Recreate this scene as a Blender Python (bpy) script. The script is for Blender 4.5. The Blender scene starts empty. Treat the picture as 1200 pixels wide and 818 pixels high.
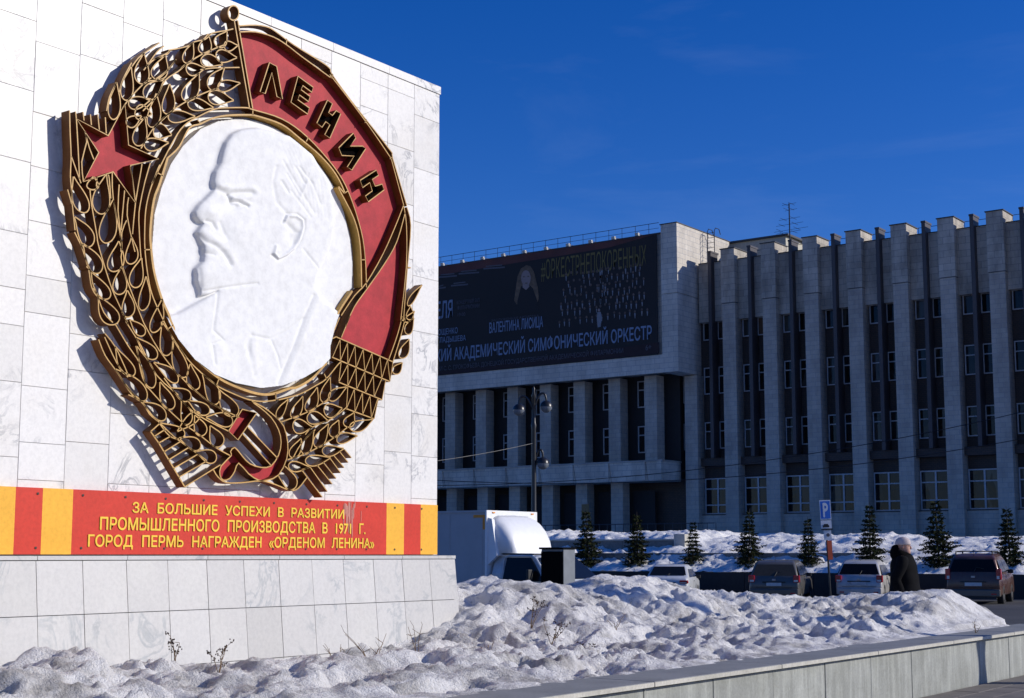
import bpy, bmesh, math, random
import numpy as np
from mathutils import Vector, Matrix
random.seed(7); RNG = np.random.default_rng(11)
S = bpy.context.scene; COL = S.collection
PI = math.pi; R = math.radians
# ------------------------------------------------------------------ camera
YAW = R(36.4); PITCH = R(7.0); FPX = 1676.0
cd = bpy.data.cameras.new('camera'); cam = bpy.data.objects.new('camera', cd); COL.objects.link(cam)
cam.location = (0, 0, 1.45); cam.rotation_euler = (R(90) + PITCH, 0, YAW)
cd.sensor_width = 36; cd.lens = 36 * FPX / 1200; cd.shift_y = 35.2 / 1200; cd.clip_end = 3000; cd.clip_start = .1
S.camera = cam
# ------------------------------------------------------------------ light
SUN = Vector((.84, .54, .455)).normalized()
EL = math.asin(SUN.z); AZ = math.atan2(SUN.x, SUN.y)
W = bpy.data.worlds.new('World'); S.world = W; W.use_nodes = True
nt = W.node_tree; nt.nodes.clear()
sky = nt.nodes.new('ShaderNodeTexSky'); sky.sky_type = 'NISHITA'; sky.sun_disc = False
sky.sun_elevation = EL; sky.sun_rotation = AZ; sky.altitude = 300; sky.air_density = 1.0; sky.dust_density = .25; sky.ozone_density = 5.0
bg = nt.nodes.new('ShaderNodeBackground'); bg.inputs[1].default_value = .083
wo = nt.nodes.new('ShaderNodeOutputWorld')
hs = nt.nodes.new('ShaderNodeHueSaturation'); hs.inputs['Saturation'].default_value = 1.30; hs.inputs['Hue'].default_value = .511; nt.links.new(sky.outputs[0], hs.inputs['Color'])
tm = nt.nodes.new('ShaderNodeMix'); tm.data_type = 'RGBA'; tm.blend_type = 'MULTIPLY'; tm.inputs[0].default_value = 1; tm.inputs[7].default_value = (1.05, 1.03, 1.36, 1)
nt.links.new(hs.outputs[0], tm.inputs[6])
# very thin cirrus streaks all over the sky
tc = nt.nodes.new('ShaderNodeTexCoord'); mpw = nt.nodes.new('ShaderNodeMapping'); mpw.inputs['Scale'].default_value = (1.2, 1.2, 7); mpw.inputs['Rotation'].default_value = (R(12), R(8), 0)
nw = nt.nodes.new('ShaderNodeTexNoise'); nw.inputs['Scale'].default_value = 2.2; nw.inputs['Detail'].default_value = 7; nw.inputs['Roughness'].default_value = .6; nw.inputs['Distortion'].default_value = .5
rw = nt.nodes.new('ShaderNodeMapRange'); rw.inputs[1].default_value = .56; rw.inputs[2].default_value = .90; rw.inputs[4].default_value = .07
cl = nt.nodes.new('ShaderNodeMix'); cl.data_type = 'RGBA'; cl.inputs[7].default_value = (7, 8.5, 11, 1)
nt.links.new(tc.outputs['Generated'], mpw.inputs[0]); nt.links.new(mpw.outputs[0], nw.inputs['Vector']); nt.links.new(nw.outputs[0], rw.inputs[0]); nt.links.new(rw.outputs[0], cl.inputs[0])
nt.links.new(tm.outputs[2], cl.inputs[6]); nt.links.new(cl.outputs[2], bg.inputs[0]); nt.links.new(bg.outputs[0], wo.inputs[0])
sl = bpy.data.lights.new('sun', 'SUN'); sl.energy = 3.75; sl.angle = R(.53); sl.color = (1, .955, .885)
so = bpy.data.objects.new('sun', sl); COL.objects.link(so); so.rotation_euler = SUN.to_track_quat('Z', 'Y').to_euler()
so.location = (30, 10, 30)
S.view_settings.view_transform = 'Standard'; S.view_settings.look = 'None'; S.view_settings.exposure = .08; S.view_settings.gamma = 1
# ------------------------------------------------------------------ pixel helpers (photo pixels 1200x818 -> points on real planes)
_H = np.array([-math.sin(YAW), math.cos(YAW), 0.]); _R = np.array([math.cos(YAW), math.sin(YAW), 0.])
_F = _H * math.cos(PITCH) + np.array([0, 0, math.sin(PITCH)]); _U = -_H * math.sin(PITCH) + np.array([0, 0, math.cos(PITCH)])
_C = np.array([0, 0, 1.45])
def ray(x, y): return _F + _R * (x - 600) / FPX - _U * (y - 409 - 35.2) / FPX
def onX(x, y, X): r = ray(x, y); return _C + r * (X / r[0])
def onY(x, y, Y): r = ray(x, y); return _C + r * (Y / r[1])
def atD(x, y, d): return _C + ray(x, y) * d
# ------------------------------------------------------------------ mesh helpers
class MB:
    def __init__(s): s.v = []; s.f = []; s.m = []
    def add(s, vs, fs, m=0):
        n = len(s.v); s.v += [tuple(float(c) for c in p) for p in vs]
        for f in fs: s.f.append(tuple(i + n for i in f)); s.m.append(m)
        return s
    def box(s, a, b, m=0):
        x0, y0, z0 = [min(a[i], b[i]) for i in range(3)]; x1, y1, z1 = [max(a[i], b[i]) for i in range(3)]
        return s.add([(x0,y0,z0),(x1,y0,z0),(x1,y1,z0),(x0,y1,z0),(x0,y0,z1),(x1,y0,z1),(x1,y1,z1),(x0,y1,z1)],
            [(0,3,2,1),(4,5,6,7),(0,1,5,4),(1,2,6,5),(2,3,7,6),(3,0,4,7)], m)
    def hexa(s, p, m=0):  # 8 points: bottom 4 ccw, top 4
        return s.add(p, [(0,3,2,1),(4,5,6,7),(0,1,5,4),(1,2,6,5),(2,3,7,6),(3,0,4,7)], m)
    def slab(s, a, b, c=.004, m=0):   # box with a chamfered +X face (marble facing)
        x0, y0, z0 = a; x1, y1, z1 = b
        return s.add([(x0,y0,z0),(x0,y1,z0),(x0,y1,z1),(x0,y0,z1),(x1-c,y0,z0),(x1-c,y1,z0),(x1-c,y1,z1),(x1-c,y0,z1),
            (x1,y0+c,z0+c),(x1,y1-c,z0+c),(x1,y1-c,z1-c),(x1,y0+c,z1-c)],
            [(0,3,2,1),(0,1,5,4),(1,2,6,5),(2,3,7,6),(3,0,4,7),(4,5,9,8),(5,6,10,9),(6,7,11,10),(7,4,8,11),(8,9,10,11)], m)
    def tube(s, pts, r, n=8, m=0, cap=True):
        pts = [np.array(p, float) for p in pts]; k = len(pts)
        rs = r if hasattr(r, '__len__') else [r] * k
        base = len(s.v); up = None
        for i, p in enumerate(pts):
            t = pts[min(i+1, k-1)] - pts[max(i-1, 0)]; t = t / (np.linalg.norm(t) + 1e-9)
            if up is None: up = np.array([0,0,1.]) if abs(t[2]) < .9 else np.array([1.,0,0])
            a = np.cross(t, up); a /= np.linalg.norm(a) + 1e-9; b = np.cross(a, t); up = b
            for j in range(n):
                th = 2*PI*j/n; s.v.append(tuple(float(c) for c in p + (a*math.cos(th) + b*math.sin(th)) * rs[i]))
        for i in range(k-1):
            for j in range(n):
                s.f.append((base+i*n+j, base+i*n+(j+1)%n, base+(i+1)*n+(j+1)%n, base+(i+1)*n+j)); s.m.append(m)
        if cap:
            s.f.append(tuple(base+j for j in reversed(range(n)))); s.m.append(m)
            s.f.append(tuple(base+(k-1)*n+j for j in range(n))); s.m.append(m)
        return s
    def lathe(s, prof, c, n=16, m=0):  # prof [(r,z)], axis z through c
        base = len(s.v)
        for r, z in prof:
            for j in range(n): s.v.append((c[0]+r*math.cos(2*PI*j/n), c[1]+r*math.sin(2*PI*j/n), c[2]+z))
        for i in range(len(prof)-1):
            for j in range(n): s.f.append((base+i*n+j, base+i*n+(j+1)%n, base+(i+1)*n+(j+1)%n, base+(i+1)*n+j)); s.m.append(m)
        return s
    def loft(s, rings, m=0, closed=True, cap=True):
        base = len(s.v); n = len(rings[0])
        for rg in rings: s.v += [tuple(float(c) for c in p) for p in rg]
        for i in range(len(rings)-1):
            for j in range(n if closed else n-1):
                s.f.append((base+i*n+j, base+i*n+(j+1)%n, base+(i+1)*n+(j+1)%n, base+(i+1)*n+j)); s.m.append(m)
        if cap:
            s.f.append(tuple(base+j for j in reversed(range(n)))); s.m.append(m)
            s.f.append(tuple(base+(len(rings)-1)*n+j for j in range(n))); s.m.append(m)
        return s
    def build(s, name, mats, parent=None, smooth=False, loc=None):
        me = bpy.data.meshes.new(name); me.from_pydata(s.v, [], s.f)
        for m in (mats if isinstance(mats, (list, tuple)) else [mats]): me.materials.append(m)
        me.polygons.foreach_set('material_index', s.m)
        if smooth: me.polygons.foreach_set('use_smooth', [True]*len(s.f))
        me.update(); o = bpy.data.objects.new(name, me); COL.objects.link(o)
        if parent is not None: o.parent = parent
        if loc is not None: o.location = loc
        return o
def empty(name, loc=(0,0,0), rz=0):
    o = bpy.data.objects.new(name, None); COL.objects.link(o); o.location = loc; o.rotation_euler.z = rz; o.empty_display_size = .3; return o
def tag(o, label=None, cat=None, group=None, kind=None):
    if label: o['label'] = label
    if cat: o['category'] = cat
    if group: o['group'] = group
    if kind: o['kind'] = kind
    return o
def copy_tree(o, parent=None):
    c = o.copy(); COL.objects.link(c); c.parent = parent
    for ch in list(o.children): copy_tree(ch, c)
    return c
def instance(me, name, parent, loc):
    o = bpy.data.objects.new(name, me); COL.objects.link(o); o.parent = parent; o.location = loc; return o
def bevel(o, w, seg=2):
    b = o.modifiers.new('bevel', 'BEVEL'); b.width = w; b.segments = seg; b.limit_method = 'ANGLE'; b.angle_limit = R(35); return o
# ------------------------------------------------------------------ materials
MATS = {}
def nodes(name):
    m = bpy.data.materials.new(name); m.use_nodes = True; t = m.node_tree; b = t.nodes['Principled BSDF']; MATS[name] = m
    return m, t, b
def setc(b, col, rough=.6, metal=0, spec=.5):
    b.inputs['Base Color'].default_value = (*col, 1); b.inputs['Roughness'].default_value = rough
    b.inputs['Metallic'].default_value = metal; b.inputs['Specular IOR Level'].default_value = spec
def N(t, kind, **kw):
    n = t.nodes.new(kind)
    for k, v in kw.items():
        if k in n.inputs.keys(): n.inputs[k].default_value = v
        else: setattr(n, k, v)
    return n
def ramp(t, fac, stops):
    r = t.nodes.new('ShaderNodeValToRGB'); e = r.color_ramp.elements
    while len(e) < len(stops): e.new(.5)
    for el, (p, c) in zip(e, stops): el.position = p; el.color = (*c, 1)
    t.links.new(fac, r.inputs[0]); return r
def mixc(t, fac, a, b, mode='MIX'):
    m = t.nodes.new('ShaderNodeMix'); m.data_type = 'RGBA'; m.blend_type = mode
    for s, v in ((m.inputs[0], fac), (m.inputs[6], a), (m.inputs[7], b)):
        if isinstance(v, (int, float)): s.default_value = v
        elif isinstance(v, tuple): s.default_value = (*v, 1)
        else: t.links.new(v, s)
    return m.outputs[2]
def coords(t, scale=(1,1,1), rnd=False, world=True):
    if world: src = t.nodes.new('ShaderNodeNewGeometry').outputs['Position']
    else: src = t.nodes.new('ShaderNodeTexCoord').outputs['Object']
    mp = t.nodes.new('ShaderNodeMapping'); mp.inputs['Scale'].default_value = scale; t.links.new(src, mp.inputs[0])
    if rnd:
        oi = t.nodes.new('ShaderNodeObjectInfo'); ml = N(t, 'ShaderNodeMath', operation='MULTIPLY'); ml.inputs[1].default_value = 90
        t.links.new(oi.outputs['Random'], ml.inputs[0]); cb = t.nodes.new('ShaderNodeCombineXYZ')
        for i in range(3): t.links.new(ml.outputs[0], cb.inputs[i])
        t.links.new(cb.outputs[0], mp.inputs['Location'])
    return mp.outputs[0]
def noise(t, vec, scale, detail=5, rough=.6, dist=0):
    n = N(t, 'ShaderNodeTexNoise'); n.inputs['Scale'].default_value = scale; n.inputs['Detail'].default_value = detail
    n.inputs['Roughness'].default_value = rough; n.inputs['Distortion'].default_value = dist; t.links.new(vec, n.inputs['Vector']); return n.outputs[0]
def bump(t, b, h, strength=.3, dist=.02):
    n = N(t, 'ShaderNodeBump'); n.inputs['Strength'].default_value = strength; n.inputs['Distance'].default_value = dist
    t.links.new(h, n.inputs['Height']); t.links.new(n.outputs[0], b.inputs['Normal']); return n
def plain(name, col, rough=.6, metal=0, var=.12, scale=6, bmp=.15, spec=.5):
    m, t, b = nodes(name); setc(b, col, rough, metal, spec); v = coords(t); n = noise(t, v, scale)
    r = ramp(t, n, [(.3, tuple(c*(1-var) for c in col)), (.7, tuple(min(1, c*(1+var)) for c in col))])
    t.links.new(r.outputs[0], b.inputs['Base Color'])
    if bmp: bump(t, b, noise(t, v, scale*8), bmp, .004)
    return m
def marble(name, base, vein, warm, vs=2.4, amt=1.0, rough=.38, spec=.35):
    m, t, b = nodes(name); setc(b, base, rough, 0, spec); v = coords(t, rnd=True)
    n1 = noise(t, v, vs, 8, .62, 1.6); n2 = noise(t, v, vs*.45, 4, .5, 1.0); n3 = noise(t, v, 30, 4, .7); n4 = noise(t, v, 1.1, 3, .5, .4)
    r1 = ramp(t, n1, [(.455, (0,0,0)), (.5, (1,1,1)), (.545, (0,0,0))])
    r2 = ramp(t, n2, [(.50, (0,0,0)), (.64, (1,1,1))])
    mm = N(t, 'ShaderNodeMath', operation='MULTIPLY'); t.links.new(r1.outputs[0], mm.inputs[0]); t.links.new(r2.outputs[0], mm.inputs[1])
    m2 = N(t, 'ShaderNodeMath', operation='MULTIPLY'); t.links.new(mm.outputs[0], m2.inputs[0]); m2.inputs[1].default_value = amt
    c = mixc(t, m2.outputs[0], base, vein)
    r4 = ramp(t, n4, [(.52, (0,0,0)), (.75, (.55,.55,.55))]); c = mixc(t, r4.outputs[0], c, warm)
    r3 = ramp(t, n3, [(.35, (.9,.9,.9)), (.6, (1,1,1))]); c = mixc(t, 1.0, c, r3.outputs[0], 'MULTIPLY')
    oi = t.nodes.new('ShaderNodeObjectInfo'); ro = ramp(t, oi.outputs['Random'], [(0, (.88,.875,.865)), (.5, (.96,.955,.95)), (1, (1,1,1))])
    c = mixc(t, 1.0, c, ro.outputs[0], 'MULTIPLY')
    t.links.new(c, b.inputs['Base Color']); bump(t, b, n3, .12, .002); return m
M_marble = marble('white_marble', (.81,.785,.735), (.40,.40,.40), (.73,.68,.59))
M_marble2 = marble('plinth_marble', (.61,.59,.55), (.42,.43,.42), (.68,.66,.60), 1.6, 1.1)
M_core = plain('mortar_core', (.50,.49,.46), .9)
def cladding(name, c1, c2, mortar, bw, bh, rough=.7, stain=.5):
    m, t, b = nodes(name); setc(b, c1, rough)
    g = t.nodes.new('ShaderNodeNewGeometry'); sp = N(t, 'ShaderNodeSeparateXYZ'); t.links.new(g.outputs['Position'], sp.inputs[0])
    ad = N(t, 'ShaderNodeMath', operation='ADD'); t.links.new(sp.outputs[0], ad.inputs[0]); t.links.new(sp.outputs[1], ad.inputs[1])
    cb = N(t, 'ShaderNodeCombineXYZ'); t.links.new(ad.outputs[0], cb.inputs[0]); t.links.new(sp.outputs[2], cb.inputs[1])
    br = N(t, 'ShaderNodeTexBrick'); t.links.new(cb.outputs[0], br.inputs['Vector']); br.inputs['Scale'].default_value = 1
    br.inputs['Brick Width'].default_value = bw; br.inputs['Row Height'].default_value = bh; br.inputs['Mortar Size'].default_value = .012
    br.inputs['Color1'].default_value = (*c1, 1); br.inputs['Color2'].default_value = (*c2, 1); br.inputs['Mortar'].default_value = (*mortar, 1)
    v = coords(t, (1, 1, .35)); n = noise(t, v, .9, 6, .65); r = ramp(t, n, [(.35, (1-stain*.55,)*3), (.62, (1,1,1))])
    c = mixc(t, 1.0, br.outputs['Color'], r.outputs[0], 'MULTIPLY')
    n2 = noise(t, coords(t), 5, 5, .7); r2 = ramp(t, n2, [(.3, (.88,.88,.88)), (.7, (1.0,1,1))]); c = mixc(t, 1.0, c, r2.outputs[0], 'MULTIPLY')
    t.links.new(c, b.inputs['Base Color']); bump(t, b, br.outputs['Fac'], -.4, .01); return m
M_pil = cladding('facade_marble', (.54,.475,.385), (.46,.40,.33), (.30,.30,.31), .62, .30)
M_par = cladding('parapet_marble', (.60,.53,.43), (.48,.42,.34), (.24,.24,.24), .9, .42, stain=.8)
M_tower = cladding('hall_marble', (.74,.67,.56), (.66,.59,.49), (.34,.34,.35), .75, .36)
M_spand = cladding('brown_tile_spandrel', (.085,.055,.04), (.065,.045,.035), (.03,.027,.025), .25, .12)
M_fin = plain('dark_fin_metal', (.055,.045,.045), .5)
M_flash = plain('dark_roof_flashing', (.03,.03,.032), .5)
M_frame = plain('white_window_frame', (.46,.46,.46), .5, bmp=0)
M_pent = plain('beige_render', (.50,.47,.38), .85)
M_dark = plain('dark_recess', (.018,.016,.016), .8)
def glassmat():
    m, t, b = nodes('window_glass'); setc(b, (.012,.014,.016), .06, 0, .28)
    v = coords(t, rnd=True); n = noise(t, v, .9, 3, .5, 1.5); bump(t, b, n, .25, .02)
    oi = t.nodes.new('ShaderNodeObjectInfo'); r = ramp(t, oi.outputs['Random'], [(0,(.006,.007,.008)), (.55,(.012,.013,.014)), (.7,(.09,.08,.06)), (.85,(.02,.02,.02)), (1,(.11,.065,.04))])  # random pane tones paint curtains and warm reflections into the base colour
    n5 = noise(t, coords(t, (1,1,.2), rnd=True), 2.5, 2, .5); r5 = ramp(t, n5, [(.42,(.2,.2,.2)), (.5,(1.3,1.3,1.3))])
    t.links.new(mixc(t, 1.0, r.outputs[0], r5.outputs[0], 'MULTIPLY'), b.inputs['Base Color']); return m
M_glass = glassmat()
# emblem colours
def paint(name, col, rough=.45, dirt=.25, sc=5, spec=.18):
    m, t, b = nodes(name); setc(b, col, rough, 0, spec); v = coords(t); n = noise(t, v, sc, 6, .65); n2 = noise(t, v, sc*9, 4, .7)
    r = ramp(t, n, [(.3, tuple(c*(1-dirt) for c in col)), (.65, col)]); r2 = ramp(t, n2, [(.3,(.86,.86,.86)),(.6,(1,1,1))])
    t.links.new(mixc(t, 1.0, r.outputs[0], r2.outputs[0], 'MULTIPLY'), b.inputs['Base Color']); bump(t, b, n2, .2, .003); return m
M_gold = paint('gold_front_edge', (.70,.42,.14), .4, .35)
M_ochre = paint('dark_ochre_side', (.22,.082,.02), .5, .4, 4)  # bar sides darker than their gold front edges
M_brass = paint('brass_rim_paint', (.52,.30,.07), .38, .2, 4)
M_red = paint('red_enamel_stucco', (.50,.036,.044), .55, .32, 7)
M_black = paint('black_letter_well', (.004,.003,.003), .9, .2, 5, .02)
M_plaster = paint('white_plaster_relief', (.84,.83,.80), .7, .04, 1.2)
M_bandred = paint('band_red', (.66,.058,.035), .4, .12, 3)
M_bandyel = paint('band_yellow', (.92,.47,.055), .4, .08, 3)
M_textyel = paint('text_yellow', (.95,.62,.07), .45, .1, 3)
M_screw = plain('rusty_screw', (.05,.03,.02), .7)
def snowmat(name, col=(.82,.84,.88), dirt=(.27,.245,.215), lo=.47, hi=.66, amt=.78):
    m, t, b = nodes(name); setc(b, col, .55, 0, .3); v = coords(t)
    n1 = noise(t, v, 1.7, 8, .68, .6); n2 = noise(t, v, 9, 8, .75); n3 = noise(t, v, 60, 3, .6)
    r = ramp(t, n1, [(lo, (0,0,0)), (hi, (amt,)*3)]); c = mixc(t, r.outputs[0], col, dirt)
    r2 = ramp(t, n2, [(.55, (0,0,0)), (.68, (amt*.85,)*3)]); c = mixc(t, r2.outputs[0], c, dirt)
    n4 = noise(t, v, 28, 4, .8); r4 = ramp(t, n4, [(.64, (0,0,0)), (.72, (amt,)*3)]); c = mixc(t, r4.outputs[0], c, (.10,.085,.07))
    t.links.new(c, b.inputs['Base Color'])
    b.inputs['Subsurface Weight'].default_value = .0
    s = N(t, 'ShaderNodeMath', operation='ADD'); t.links.new(n2, s.inputs[0]); m3 = N(t, 'ShaderNodeMath', operation='MULTIPLY'); m3.inputs[1].default_value = .4
    t.links.new(n3, m3.inputs[0]); t.links.new(m3.outputs[0], s.inputs[1]); bump(t, b, s.outputs[0], 1.0, .055); return m
M_snow = snowmat('old_snow', (.92,.89,.84)); M_snow2 = snowmat('slope_snow', (.92,.90,.86), lo=.6, hi=.85, amt=.4)
def asphalt():
    m, t, b = nodes('wet_asphalt'); setc(b, (.05,.05,.052), .75); v = coords(t); n = noise(t, v, .35, 5); n2 = noise(t, v, 60, 3)
    r = ramp(t, n, [(.35,(.035,.035,.037)), (.65,(.075,.073,.07))]); t.links.new(r.outputs[0], b.inputs['Base Color']); bump(t, b, n2, .4, .01); return m
M_asph = asphalt()
def granite(name, col, streak=.5, rough=.55):
    m, t, b = nodes(name); setc(b, col, rough); v = coords(t, rnd=True); n = noise(t, v, 45, 5, .75); n2 = noise(t, coords(t, (1, 3.2, .35), rnd=True), 3.2, 5, .7)
    n3 = noise(t, v, 2.5, 5, .6)
    r = ramp(t, n, [(.3, tuple(c*.8 for c in col)), (.7, tuple(c*1.15 for c in col))])
    r2 = ramp(t, n2, [(.45,(1,1,1)), (.62,(1+streak*.7,)*3)]); r3 = ramp(t, n3, [(.35,(.8,.8,.78)), (.6,(1,1,1))])
    c = mixc(t, 1.0, r.outputs[0], r2.outputs[0], 'MULTIPLY'); c = mixc(t, 1.0, c, r3.outputs[0], 'MULTIPLY')
    t.links.new(c, b.inputs['Base Color']); bump(t, b, n, .15, .003); return m
M_granite = granite('grey_green_granite', (.31,.315,.28)); M_cap = granite('kerb_cap_granite', (.27,.27,.25), .0); M_paver = granite('paver_stone', (.17,.15,.13), .2, .8)
M_lip = granite('pale_cap_edge', (.55,.52,.44), .1); M_conc = plain('old_concrete', (.22,.21,.19), .9, var=.25)
M_needle = plain('spruce_needles', (.032,.038,.016), .9, var=.45, scale=3, bmp=0, spec=.05); M_bark = plain('spruce_bark', (.06,.04,.03), .9)
M_twig = plain('dry_stem', (.20,.13,.07), .9); M_seed = plain('dry_seed_head', (.05,.03,.02), .9)
M_dummy = plain('black_lacquer', (.012,.012,.013), .35, bmp=0); M_iron = plain('black_iron', (.015,.015,.016), .35)
M_tyre = plain('tyre_rubber', (.015,.015,.015), .85); M_rim = plain('wheel_rim', (.35,.35,.36), .35, .6)
def carpaint(name, col, metal=.2, dirt=.35):
    m, t, b = nodes(name); setc(b, col, .35, metal); b.inputs['Coat Weight'].default_value = .6; b.inputs['Coat Roughness'].default_value = .15
    v = coords(t, world=False); n = noise(t, v, 2.5, 6, .65); g = t.nodes.new('ShaderNodeTexCoord'); sp = N(t, 'ShaderNodeSeparateXYZ'); t.links.new(g.outputs['Object'], sp.inputs[0])
    r = ramp(t, n, [(.4,(0,0,0)), (.75,(dirt,)*3)]); t.links.new(mixc(t, r.outputs[0], col, (.12,.10,.08)), b.inputs['Base Color'])
    r2 = ramp(t, n, [(.3,(.25,)*3), (.7,(.6,)*3)]); t.links.new(r2.outputs[0], b.inputs['Roughness']); return m
M_silver = carpaint('silver_car_paint', (.55,.53,.50), .2); M_grey = carpaint('dusty_grey_paint', (.10,.095,.085), .2, .7)
M_white = carpaint('white_car_paint', (.62,.64,.66), .0, .4); M_darkred = carpaint('dark_red_paint', (.10,.035,.02), .3, .6)
M_carglass = plain('car_glass', (.008,.009,.010), .12, bmp=0, spec=.18); M_dustglass = plain('dusty_car_glass', (.055,.05,.043), .7, bmp=0, spec=.1); M_tail = plain('red_tail_lamp', (.45,.015,.03), .15, bmp=0); M_lampw = plain('clear_lamp', (.7,.68,.62), .2, bmp=0)
M_plate = plain('number_plate', (.6,.6,.58), .5, bmp=0); M_trim = plain('black_plastic', (.018,.018,.018), .6)
M_truckbox = plain('truck_shaded_white', (.40,.41,.42), .6, var=.08, scale=2); M_truckwhite = plain('truck_white', (.80,.80,.79), .45, var=.04)  # cargo box greyed: shade of the unlit side put into the white
M_orange = plain('orange_mark', (.75,.28,.03), .6); M_cab = plain('cab_white', (.55,.58,.60), .4)
M_cabd = plain('cabinet_shade_side', (.004,.004,.004), .8, spec=.05); M_cabg = plain('cabinet_lit_side', (.17,.185,.20), .5)  # black front, lighter sides: shade and sun put into the colours
# ------------------------------------------------------------------ numeric noise
def vnoise(x, y, seed=0):
    rs = np.random.default_rng(seed); P = rs.random((256, 256)); xi = np.floor(x).astype(int); yi = np.floor(y).astype(int)
    fx = x - xi; fy = y - yi; fx = fx*fx*(3-2*fx); fy = fy*fy*(3-2*fy)
    g = lambda a, b: P[a % 256, b % 256]
    return (g(xi,yi)*(1-fx)+g(xi+1,yi)*fx)*(1-fy) + (g(xi,yi+1)*(1-fx)+g(xi+1,yi+1)*fx)*fy
def fbm(x, y, sc, octv=5, gain=.5, seed=0, billow=False):
    a = 1; s = 0; tot = 0
    for i in range(octv):
        n = vnoise(x*sc + 13.7*i, y*sc + 7.1*i, seed+i)
        if billow: n = np.abs(2*n-1)
        s = s + a*n; tot += a; a *= gain; sc *= 2.03
    return s/tot
def grid_obj(name, xs, ys, Z, mat, smooth=True, mask=None):
    nx, ny = len(xs), len(ys); XX, YY = np.meshgrid(xs, ys); V = np.stack([XX.ravel(), YY.ravel(), Z.ravel()], 1)
    i = np.arange(nx-1); j = np.arange(ny-1); I, J = np.meshgrid(i, j); a = (J*nx+I).ravel()
    F = np.stack([a, a+1, a+1+nx, a+nx], 1)
    if mask is not None: F = F[mask[:-1,:-1].ravel()]
    me = bpy.data.meshes.new(name); me.vertices.add(len(V)); me.vertices.foreach_set('co', V.astype(np.float32).ravel())
    me.loops.add(len(F)*4); me.loops.foreach_set('vertex_index', F.ravel().astype(np.int32)); me.polygons.add(len(F))
    me.polygons.foreach_set('loop_start', np.arange(0, len(F)*4, 4, dtype=np.int32))
    me.polygons.foreach_set('use_smooth', [smooth]*len(F)); me.materials.append(mat); me.update(calc_edges=True); me.validate()
    o = bpy.data.objects.new(name, me); COL.objects.link(o); return o
def sstep(a, b, x): t = np.clip((x-a)/(b-a), 0, 1); return t*t*(3-2*t)
# ================================================================== SETTING
def road_z(x): return -.10 - .016*np.maximum(0., -x-14) * 1.0
xs = np.concatenate([np.linspace(-420,-60,20), np.linspace(-55,-5.2,60), np.linspace(5,300,12)]); ys = np.concatenate([np.linspace(-60,10,12), np.linspace(12,54,50), np.linspace(70,500,14)])
XX, YY = np.meshgrid(xs, ys); Z = np.maximum(road_z(XX), -.55) + .015*fbm(XX, YY, .3, 3)
tag(grid_obj('ground', xs, ys, Z, M_asph), 'dark wet asphalt of the parking lane and square', kind='structure')
# pavement on the camera's side of the granite kerb, with pavers where they can be told apart
pv = MB().box((-5.50, -20, -.3), (60, 22.5, -.03)).build('pavement', M_paver); tag(pv, 'brown paved footway in front of the granite kerb', kind='structure')
pvm = MB(); pvm.slab((0,0,0),(.1,.1,.1))
pme = None
def paver_mesh(w, l):
    b = MB(); c = .006; h = .03
    b.add([(0,0,0),(w,0,0),(w,l,0),(0,l,0),(0,0,h-c),(w,0,h-c),(w,l,h-c),(0,l,h-c),(c,c,h),(w-c,c,h),(w-c,l-c,h),(c,l-c,h)],
          [(0,1,5,4),(1,2,6,5),(2,3,7,6),(3,0,4,7),(4,5,9,8),(5,6,10,9),(6,7,11,10),(7,4,8,11),(8,9,10,11)])
    me = bpy.data.meshes.new('paver'); me.from_pydata(b.v, [], b.f); me.materials.append(M_paver); me.update(); return me
pme = paver_mesh(.292, .592)
n = 0
for i in range(8):
    for j in range(24):
        if n >= 190: break
        x = -5.49 + i*.3; y = 11.2 + j*.6 + (i % 2)*.3 - i*.15
        if y > 21.8: continue
        instance(pme, 'paver', pv, (x, y, -.03 + random.uniform(-.002,.002))); n += 1
# ---------------- terraces
XS = np.arange(-70, 8, .13); YS = np.concatenate([np.arange(52.72, 61, .10), np.arange(61.2, 90, 1.2)])
XX, YY = np.meshgrid(XS, YS)
left = sstep(-31.2, -32.2, XX)
base = np.interp(YY, [52.7,53.2,54.2,54.49,54.5,54.95,56.0,57.0,58.6,60,86], [.72,.84,1.22,1.34,1.36,1.55,1.78,1.98,2.12,2.20,2.34])
step2 = sstep(-22.6, -23.4, XX)
flatR = np.interp(YY, [52.7,54.5,54.95,58.5,60,86],[.72,1.36,1.45,2.12,2.2,2.34])
base = base*step2 + flatR*(1-step2)
base = base + left*np.interp(YY, [56,56.3,56.8,57.6,60,86],[0,.28,.42,.42,.3,.2])
nz = ((fbm(XX, YY, 1.1, 4, .6, 3, True)-.3)*.30+(.4-fbm(XX, YY, 2.6, 3, .6, 13, True))*.26)*np.interp(YY,[52.7,53,60,62],[.3,1,1,.1]) + (fbm(XX,YY,.25,2,.5,9)-.5)*.25*np.interp(YY,[52.7,54,60,62],[.2,1,1,.2])
tag(grid_obj('snow_slope', XS, YS, base+nz, M_snow2), 'sunlit lumpy snow on the terraced lawn below the building', kind='structure')
def wall_thing(name, a, b, label, mat=M_conc, cap=None, cat='retaining wall', seg=3.0):
    t = empty(name, ((a[0]+b[0])/2, a[1], a[2])); tag(t, label, cat)
    x = a[0]; i = 0
    while x < b[0]-.1:
        x2 = min(x+seg, b[0]); m = MB().box((x+.01, a[1], a[2]), (x2-.01, b[1], b[2])); o = m.build('wall_panel', mat, t); o.matrix_parent_inverse = Matrix.Translation(t.location).inverted(); x = x2
    if cap:
        o = MB().box((a[0]-.03, a[1]-.05, b[2]+.003), (b[0]+.03, b[1]+.05, b[2]+.07)).build('coping', cap, t); o.matrix_parent_inverse = Matrix.Translation(t.location).inverted()
    return t
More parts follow.
